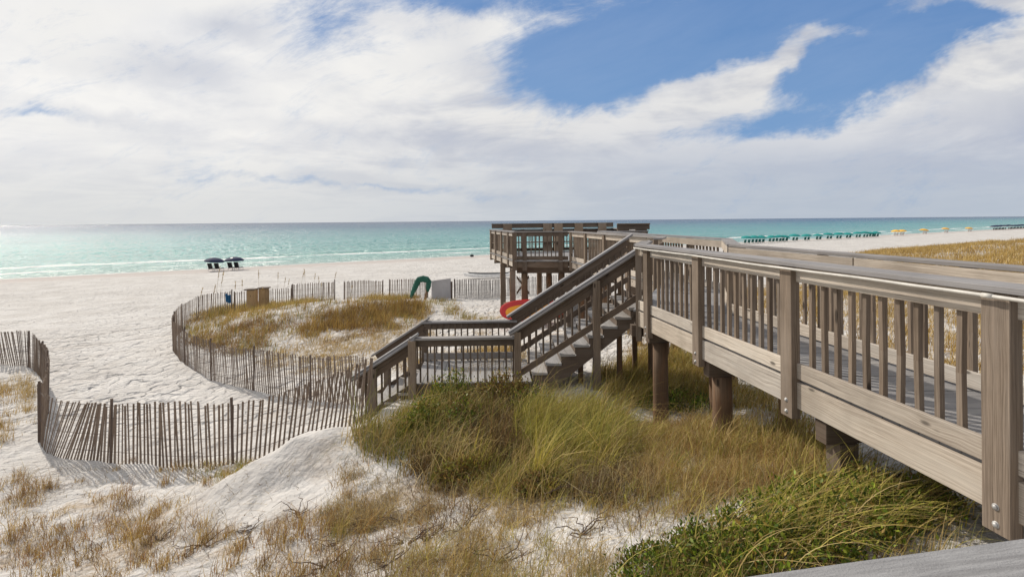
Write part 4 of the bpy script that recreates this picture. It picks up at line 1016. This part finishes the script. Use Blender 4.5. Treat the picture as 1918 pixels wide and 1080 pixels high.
# ------------------------------------------------------------------ shrubs
def leaves(n, cx, cy, rx, ry, hz_, colors, ls=.03, clumps=60, base=None, up=.4):
    """leaf cards gathered into twig clumps over a low mound"""
    a = rng.uniform(0, 2*np.pi, clumps); r = np.sqrt(rng.random(clumps)); kx = cx+np.cos(a)*r*rx; ky = cy+np.sin(a)*r*ry
    kh = hz_*np.sqrt(np.clip(1-r**2*.85, 0, 1))*rng.uniform(.35, 1.12, clumps)
    ci = rng.integers(0, clumps, n); x = kx[ci]+rng.normal(0, .05+.02*hz_, n); y = ky[ci]+rng.normal(0, .05+.02*hz_, n)
    z = ground(x, y)+kh[ci]*rng.uniform(.45, 1.08, n)
    d = rng.normal(0, 1, (n, 3)); d[:, 2] = np.abs(d[:, 2])+up; d /= np.linalg.norm(d, axis=1, keepdims=True)
    s_ = np.cross(d, rng.normal(0, 1, (n, 3))); s_ /= np.linalg.norm(s_, axis=1, keepdims=True)
    L = ls*rng.uniform(.6, 1.4, n)[:, None]; P0 = np.stack([x, y, z], -1); nrm = np.cross(d, s_)
    V = np.stack([P0, P0+d*L*.45+s_*L*.22+nrm*L*.05, P0+d*L, P0+d*L*.45-s_*L*.22+nrm*L*.05], 1).reshape(-1, 3)
    Q = np.arange(4*n).reshape(n, 4); c = colors*(np.repeat(rng.uniform(.7, 1.25, clumps)[ci][:, None], 1, 1)); C = np.repeat(np.c_[np.clip(c, .005, .9), np.ones(n)], 4, 0)
    return V, Q, C, (kx, ky, kh)
PAL['leafg'] = [(.10, .17, .025), (.16, .24, .03), (.07, .12, .02), (.24, .30, .05), (.05, .08, .02)]
PAL['leafy'] = [(.30, .30, .06), (.22, .22, .05), (.35, .24, .08)]
PAL['leafr'] = [(.20, .13, .06), (.27, .19, .09), (.13, .09, .05), (.16, .17, .06)]
def shrub(cx, cy, rx, ry, hz_, n, pal, label, cat='shrub', ls=.03, clumps=60, name='leafy_shrub', arch=0, twigs=200, group=None):
    z = gz(cx, cy); o = thing(name, (cx, cy, z), label, cat, group)
    V, Q, C, (kx, ky, kh) = leaves(n, cx, cy, rx, ry, hz_, pick(pal, n, .2), ls, clumps)
    emit('foliage', [(V, Q, C)], M['leaf'], parent=o, org=(cx, cy, z))
    ti = rng.integers(0, clumps, twigs); X = kx[ti]+rng.normal(0, .05, twigs); Y = ky[ti]+rng.normal(0, .05, twigs)
    emit('twigs', [blades(X, Y, ground(X, Y)-.02, kh[ti]*rng.uniform(.8, 1.25, twigs), np.full(twigs, .006), pick(['brown', 'grey', 'straw'], twigs), (.25, 0), .7, 1.6)], M['grass'], parent=o, org=(cx, cy, z))
    if arch:
        X = cx+rng.normal(0, rx*.45, arch); Y = cy+rng.normal(0, ry*.45, arch)
        emit('long_blades', [blades(X, Y, ground(X, Y), rng.uniform(.9, 1.9, arch)*hz_*1.3, rng.uniform(.006, .0115, arch), pick(['olive', 'yellow', 'yellow', 'straw'], arch), (.85, -.1), .9, 1.05, 9)], M['grass'], parent=o, org=(cx, cy, z))
    return o
def hit(px, py):
    lo, hi = 1.0, 5.9
    for _ in range(40):
        mid = (lo+hi)/2; v = W(px, py, mid)
        if v.z < gz(v.x, v.y): hi = mid
        else: lo = mid
    return W(px, py, lo)
v = hit(1480, 1010); shrub(v.x, v.y, .95, .50, .34, 8000, ['leafg', 'leafg', 'leafy'], 'low spreading green shrub with long arching grass blades, bottom right under the boardwalk', ls=.040, clumps=210, arch=760, twigs=2600)
v = hit(1290, 1070); shrub(v.x, v.y, .55, .35, .22, 6000, ['leafg', 'leafg', 'leafr'], 'small green shrub at the bottom edge left of the large arching shrub', ls=.032, clumps=110, arch=90, twigs=500)
v = hit(1640, 960); shrub(v.x+.05, v.y, .5, .4, .30, 6000, ['leafg', 'leafr'], 'green shrub with reddish leaves in the shade below the near post', ls=.034, clumps=90, arch=160, twigs=400)
for (a, b, rx, ry, hh, pal, lb) in ((940, 740, .5, .3, .50, ['leafr', 'leafr', 'leafy'], 'rusty red shrub in front of the landing rail'), (840, 745, .38, .3, .48, ['leafy', 'leafg'], 'yellow green shrub at the left part of the landing'),
                               (870, 790, .35, .3, .42, ['leafr', 'leafg'], 'brown green shrub amid the tall grass below the yellow green one'), (790, 790, .4, .3, .36, ['leafg', 'leafy'], 'dull green shrub beside the foot of the lower stairs'),
                               (1000, 760, .4, .3, .34, ['leafg', 'leafr'], 'low dark green shrub under the foot of the upper staircase'), (860, 880, .25, .2, .22, ['leafr', 'leafy'], 'small withered brown shrub with pale seed heads in mid slope'), (1010, 905, .25, .2, .16, ['leafr'], 'small dark withered shrub on the lower slope')):
    v = hit(a, b+20); shrub(v.x, v.y, rx, ry, hh*1.35, 3200, pal, lb, ls=.046, clumps=60, twigs=420)
v = hit(1250, 780); shrub(v.x+.3, v.y+.4, .7, .5, .25, 2200, ['leafg', 'leafg'], 'dark green low plants among the piles below the boardwalk', ls=.04, clumps=60, twigs=200)

# ------------------------------------------------------------------ things on the beach
def hitb(px, py): return hit(px, py)
def umbrella_set(px, py, canopy, label, group, d=None, wd=2.3, hgt=1.75, chairs=2, tilt=0.0, vent=False, name='beach_umbrella'):
    v = hit(px, py) if d is None else None
    if v is None: x = (px-959)/F*d; v = Vector((x, d, gz(x, d)))
    ang = random.uniform(-.3, .3)
    o = thing(name, v.to_tuple(), label, 'umbrella', group)
    cm = MB(); n = 16; R_ = wd/2; topz = v.z+hgt; prof = [(0, 0), (.25, -.03), (.55, -.12), (.82, -.28), (1.0, -.46)]
    tl = Matrix.Rotation(tilt, 3, 'Y')
    def pt_(r, z, k):
        a_ = 2*math.pi*k/n; sc = 1-.03*(k % 2)*r
        return Vector((v.x, v.y, topz))+tl @ Vector((math.cos(a_)*r*R_*sc, math.sin(a_)*r*R_*sc, z*R_*.75))
    for j in range(len(prof)-1):
        for k in range(n):
            a_, b_, c_, d_ = pt_(prof[j][0], prof[j][1], k), pt_(prof[j][0], prof[j][1], k+1), pt_(prof[j+1][0], prof[j+1][1], k+1), pt_(prof[j+1][0], prof[j+1][1], k)
            if j == 0: cm.poly([a_, c_, d_])
            else: cm.poly([a_, b_, c_, d_])
    for k in range(n):
        a_, b_ = pt_(1, -.46, k), pt_(1, -.46, k+1); cm.poly([a_, b_, b_-UP*.13, a_-UP*.13])
    cm.build('canopy', M[canopy], o)
    if vent:
        mb = MB(); mb.poly([Vector((v.x-.16, v.y-R_*.70, topz-.17)), Vector((v.x+.16, v.y-R_*.70, topz-.17)), Vector((v.x+.14, v.y-R_*.48, topz-.06)), Vector((v.x-.14, v.y-R_*.48, topz-.06))]); mb.build('white_patch', M['white'], o)
    mb = MB(); mb.tube([(v.x, v.y, v.z-.2), (v.x, v.y, topz)], .025, 8); mb.build('pole', M['white'], o)
    return o, v
def lounge(x, y, label, group, fab='black', name='beach_chair'):
    z = gz(x, y); o = thing(name, (x, y, z), label, 'beach chair', group)
    mb = MB(); mb.beam((x, y+.9, z+.33), (x, y-.1, z+.33), (1, 0, 0), .56, .06); mb.build('seat', M[fab], o)
    mb = MB(); mb.beam((x, y-.1, z+.34), (x, y-.45, z+1.05), (1, 0, 0), .56, .06, (0, 1, .4)); mb.build('backrest', M[fab], o)
    mb = MB()
    for sx_ in (-.29, .29):
        mb.beam((x+sx_, y+.95, z+.28), (x+sx_, y-.15, z+.28), (1, 0, 0), .04, .05); mb.beam((x+sx_, y-.1, z+.30), (x+sx_, y-.47, z+1.08), (1, 0, 0), .04, .05, (0, 1, .4))
    mb.build('frame', M['white'], o)
    for sx_ in (-.29, .29):
        for sy_ in (-.2, .85):
            mb = MB(); mb.beam((x+sx_, y+sy_, z-.05), (x+sx_, y+sy_, z+.3), (1, 0, 0), .045, .045, (0, 1, 0)); mb.build('leg', M['white'], o)
for px, lb, vt in ((402, 'navy beach umbrella nearest the waterline on the left, the left one of the pair', False), (439, 'navy beach umbrella with a white patch, the right one of the pair', True)):
    o, v = umbrella_set(px, 505 if px < 420 else 503, 'navy', lb, 'pair of navy umbrellas near the water', vent=vt, wd=2.35, hgt=1.55, tilt=.08 if px < 420 else 0)
    for k, sx_ in enumerate((-.42, .42)):
        lounge(v.x+sx_, v.y, ('dark lounge chair, %s one under the %s navy umbrella' % (('left', 'right')[k], 'left' if px < 420 else 'right')), 'lounge chairs under the navy umbrellas')
def on_shore(px, s):
    u = (px-959)/F; d = (s+S0)/(NX*u+NY); return u*d, d
tealx = [1398, 1412, 1425, 1444, 1457, 1469, 1488, 1510, 1532, 1552, 1570, 1588, 1606, 1620, 1631, 1640]
proto = None
def place_far(px, s, canopy, label, group, scale=1.0, chair='black'):
    x, y = on_shore(px, s); z = gz(x, y)
    o, v = umbrella_set(px, 0, canopy, label, group, d=y, wd=2.7*scale*random.uniform(.88, 1.08), hgt=1.85*scale*random.uniform(.94, 1.06), tilt=random.uniform(-.14, .14))
    for sx_ in (-.45, .45):
        lounge(x+sx_, y, 'beach chair under one of the %s umbrellas down the shore' % {'teal': 'teal', 'gold': 'yellow', 'navy': 'distant navy'}[canopy], 'chairs under the %s umbrellas down the shore' % canopy, chair)
for i, px in enumerate(tealx):
    place_far(px, -11+.5*math.sin(i*2.3), 'teal', 'teal umbrella in the row along the shore beyond the boardwalk rail', 'teal umbrellas in a row along the shore', 1.0, 'dkteal')
for i, px in enumerate([1677, 1688, 1731, 1771, 1815]):
    place_far(px, -9, 'gold', 'yellow umbrella on the far beach right of the teal row', 'yellow umbrellas on the far beach', 1.05, 'white')
for i, px in enumerate([1862, 1868, 1874, 1880, 1890, 1896, 1902, 1908, 1914]):
    place_far(px, -7, 'navy', 'tiny navy umbrella in the farthest row at the right edge', 'navy umbrellas in the farthest row', 1.2)

# tan bins on the dune edge
def bin_(px0, px1, top, d, label, tiltz=0, lid=-1):
    a = Wd(px0, top, d); b = Wd(px1, top, d); x = (a.x+b.x)/2; wd = b.x-a.x; z = gz(x, d)-.1; h = a.z-z
    o = thing('wooden_bin', (x, d, z), label, 'bin', 'tan wooden bins behind the dune')
    for sx_, nm in ((-1, 'side_panel'), (1, 'side_panel')):
        mb = MB(); mb.box((x+sx_*(wd/2-.012), d+.2, z+h/2), .024, .4, h); mb.build(nm, M['crate'], o)
    mb = MB(); mb.box((x, d, z+h/2), wd-.05, .022, h-.02); mb.build('front_panel', M['crate'], o)
    mb = MB(); mb.box((x+lid*wd*.2, d+.2, z+h+.02), wd*1.35, .46, .05, grain=0); mb.build('lid', M['dark'], o)
bin_(462, 476, 543.5, 26.3, 'left tan wooden bin with a dark overhanging lid', lid=-1)
bin_(484, 497, 540.5, 26.6, 'right tan wooden bin beside the darker lid', lid=.3)
# blue towel on the fence
mb = MB(); d = 26.3; a = Wd(421, 552, d); 
G = 7; grid = [[Wd(421+10*i/(G-1)+2.5*(j/(G-1))*(1 if i < 3 else .4), 551+15*j/(G-1)-1.5*math.sin(i), d-.06*math.sin(i*1.9)-.05*j/G) for j in range(G)] for i in range(G)]
for i in range(G-1):
    for j in range(G-1): mb.poly([grid[i][j], grid[i+1][j], grid[i+1][j+1], grid[i][j+1]])
o = mb.build('beach_towel', M['bluebag']); md = o.modifiers.new('thick', 'SOLIDIFY'); md.thickness = .03
tag(o, 'blue towel hanging over the slat fence on the dune', 'towel')
# green canvas slung over two leaning poles
d = 28.8; o = thing('canvas_shelter', tuple(Vector((Wd(790, 555, d).x, d, gz(Wd(790, 555, d).x, d)))), 'crumpled green canvas draped over two leaning poles at the dune top', 'canvas shelter')
org = Vector(o['_org'])
def tubeprof(pts, mat, name, n=10):
    mb = MB(); P_ = [Wd(a_, b_, d+dd) for a_, b_, dd, r in pts]; rs = [r for *_, r in pts]; b0 = 0
    for i, p in enumerate(P_):
        t = (P_[min(i+1, len(P_)-1)]-P_[max(i-1, 0)]).normalized(); a_ = t.cross(Vector((0, 1, 0))).normalized(); c_ = t.cross(a_)
        for k in range(n):
            th = 2*math.pi*k/n; rr = rs[i]*1.3*(1+.14*math.sin(3*th+i*1.3)); mb.v.append(tuple(p+a_*math.cos(th)*rr+c_*math.sin(th)*rr))
    for i in range(len(P_)-1):
        for k in range(n):
            k2 = (k+1) % n; mb.f.append((i*n+k, i*n+k2, (i+1)*n+k2, (i+1)*n+k)); mb.uv.append(((0, 0), (1, 0), (1, 1), (0, 1)))
    mb.f.append(tuple(range(n))); mb.uv.append(tuple((0, 0) for _ in range(n))); mb.f.append(tuple((len(P_)-1)*n+k for k in range(n))); mb.uv.append(tuple((0, 0) for _ in range(n)))
    return mb.build(name, mat, o, 0, True)
tubeprof([(770, 557, 0, .07), (774, 547, 0, .09), (778.5, 536, 0, .11), (782, 527, 0, .13), (785, 523, 0, .13), (792, 522, 0, .13), (799, 524, .05, .13), (803, 528, .05, .12), (802.5, 537, .05, .10), (800.5, 546, .05, .06)], M['green'], 'canvas')
mb = MB(); mb.tube([Wd(796, 561, d+.05), Wd(803, 528, d+.05)], .07, 8); mb.build('pole', M['pile'], o)
mb = MB(); mb.tube([Wd(769, 560, d), Wd(785, 524, d)], .05, 8); mb.build('pole', M['pile'], o)
# pale panel
d = 29.6; a = Wd(808, 562, d); b = Wd(845, 562, d); tl_, tr_ = Wd(808.5, 526, d), Wd(844, 521, d+.6)
o = thing('board_panel', ((a.x+b.x)/2, d, gz((a.x+b.x)/2, d)), 'plain pale grey panel standing between the green canvas and the slat fence', 'panel')
mb = MB(); mb.quadbox([a, Vector((b.x, d+.6, b.z)), Vector((b.x, d+.64, b.z)), a+Vector((0, .04, 0)), tl_, tr_, tr_+Vector((0, .04, 0)), tl_+Vector((0, .04, 0))]); mb.build('panel', M['greytarp'], o)
mb = MB(); mb.beam(Wd(846, 563, d+.6), Wd(846, 527, d+.6), (1, 0, 0), .09, .09, (0, 1, 0)); mb.build('post', M['stake'], o)
# paddle board lying on the beach
v = hit(918, 521); o = thing('paddle_board', v.to_tuple(), 'dark topped white paddle board lying on the sand left of the platform', 'paddle board')
for nm, mt, z0, z1, sc in (('hull', 'white', .12, .36, 1.0), ('deck_pad', 'black', .36, .42, .82)):
    mb = MB(); prof = []
    for k in range(24):
        a_ = 2*math.pi*k/24; prof.append(Vector((v.x-.1+2.2*sc*math.copysign(abs(math.cos(a_))**.8, math.cos(a_)), v.y+.42*sc*math.sin(a_), v.z+z0+.15*abs(math.cos(a_))**4)))
    mb.prism(prof, UP*(z1-z0)); mb.build(nm, M[mt], o)
# kayak leaning beside the platform posts
d = 19.2; c0 = Wd(962, 594, d); o = thing('kayak', (c0.x, d, gz(c0.x, d)), 'red and yellow kayak resting on the sand behind the staircase', 'kayak')
kl_ = Wd(930, 580, d); kc = Vector((kl_.x+1.26, d, kl_.z-.02)); ax = Vector((.985, .17, 0)); nf = Vector((.17, -.985, 0))*.8+UP*.5; nf.normalize(); vu = ax.cross(nf).normalized(); vu = vu if vu.z > 0 else -vu
def ell(a_, b_, o_, n=36, p=.82):
    return [kc+nf*o_+ax*a_*math.copysign(abs(math.cos(2*math.pi*k/n))**p, math.cos(2*math.pi*k/n))+vu*b_*math.copysign(abs(math.sin(2*math.pi*k/n))**p, math.sin(2*math.pi*k/n)) for k in range(n)]
def loft(rings, mat, name):
    mb = MB(); n = len(rings[0])
    for a_, b_ in zip(rings[:-1], rings[1:]):
        for k in range(n): k2 = (k+1) % n; mb.poly([a_[k], a_[k2], b_[k2], b_[k]])
    mb.poly(rings[-1]); mb.poly(rings[0][::-1])
    return mb.build(name, mat, o, 0, True)
loft([ell(.7, .12, -.32), ell(1.0, .30, -.22), ell(1.14, .40, -.05), ell(1.16, .42, .0), ell(1.10, .38, .03)], M['red'], 'hull')
loft([[p-vu*.07+ax*.03 for p in ell(1.0, .29, .025)], [p-vu*.07+ax*.03 for p in ell(.94, .25, .075)], [p-vu*.07+ax*.03 for p in ell(.7, .12, .10)]], M['orange'], 'deck')
mb = MB(); mb.tube([kc+nf*.09-ax*.1, kc+nf*.125-ax*.1], .19, 14); mb.build('cockpit_rim', M['black'], o)
# dark bag at the waterline
v = hit(884, 481); o = thing('beach_bag', v.to_tuple(), 'small dark bag left on the wet sand at the water edge beside the platform', 'bag')
mb = MB(); rings = []
for k in range(9):
    f = k/8; r_ = .2*math.sin(math.pi*(.12+.76*f))**.4; mb.v += [(v.x-.3+.6*f, v.y+r_*math.cos(2*math.pi*j/12), v.z+.19+r_*math.sin(2*math.pi*j/12)*.95) for j in range(12)]
for k in range(8):
    for j in range(12): j2 = (j+1) % 12; mb.f.append((k*12+j, k*12+j2, (k+1)*12+j2, (k+1)*12+j)); mb.uv.append(((0, 0), (0, 1), (1, 1), (1, 0)))
mb.f.append(tuple(range(12))); mb.uv.append(tuple((0, 0) for _ in range(12))); mb.f.append(tuple(range(96, 108))); mb.uv.append(tuple((0, 0) for _ in range(12)))
mb.build('bag_body', M['black'], o, 0, True)
mb = MB(); mb.tube([(v.x-.16, v.y-.05, v.z+.36), (v.x-.1, v.y-.05, v.z+.46), (v.x+.1, v.y-.05, v.z+.46), (v.x+.16, v.y-.05, v.z+.36)], .018, 6); mb.build('handle', M['black'], o)
for o in list(bpy.data.objects):
    if '_org' in o: del o['_org']
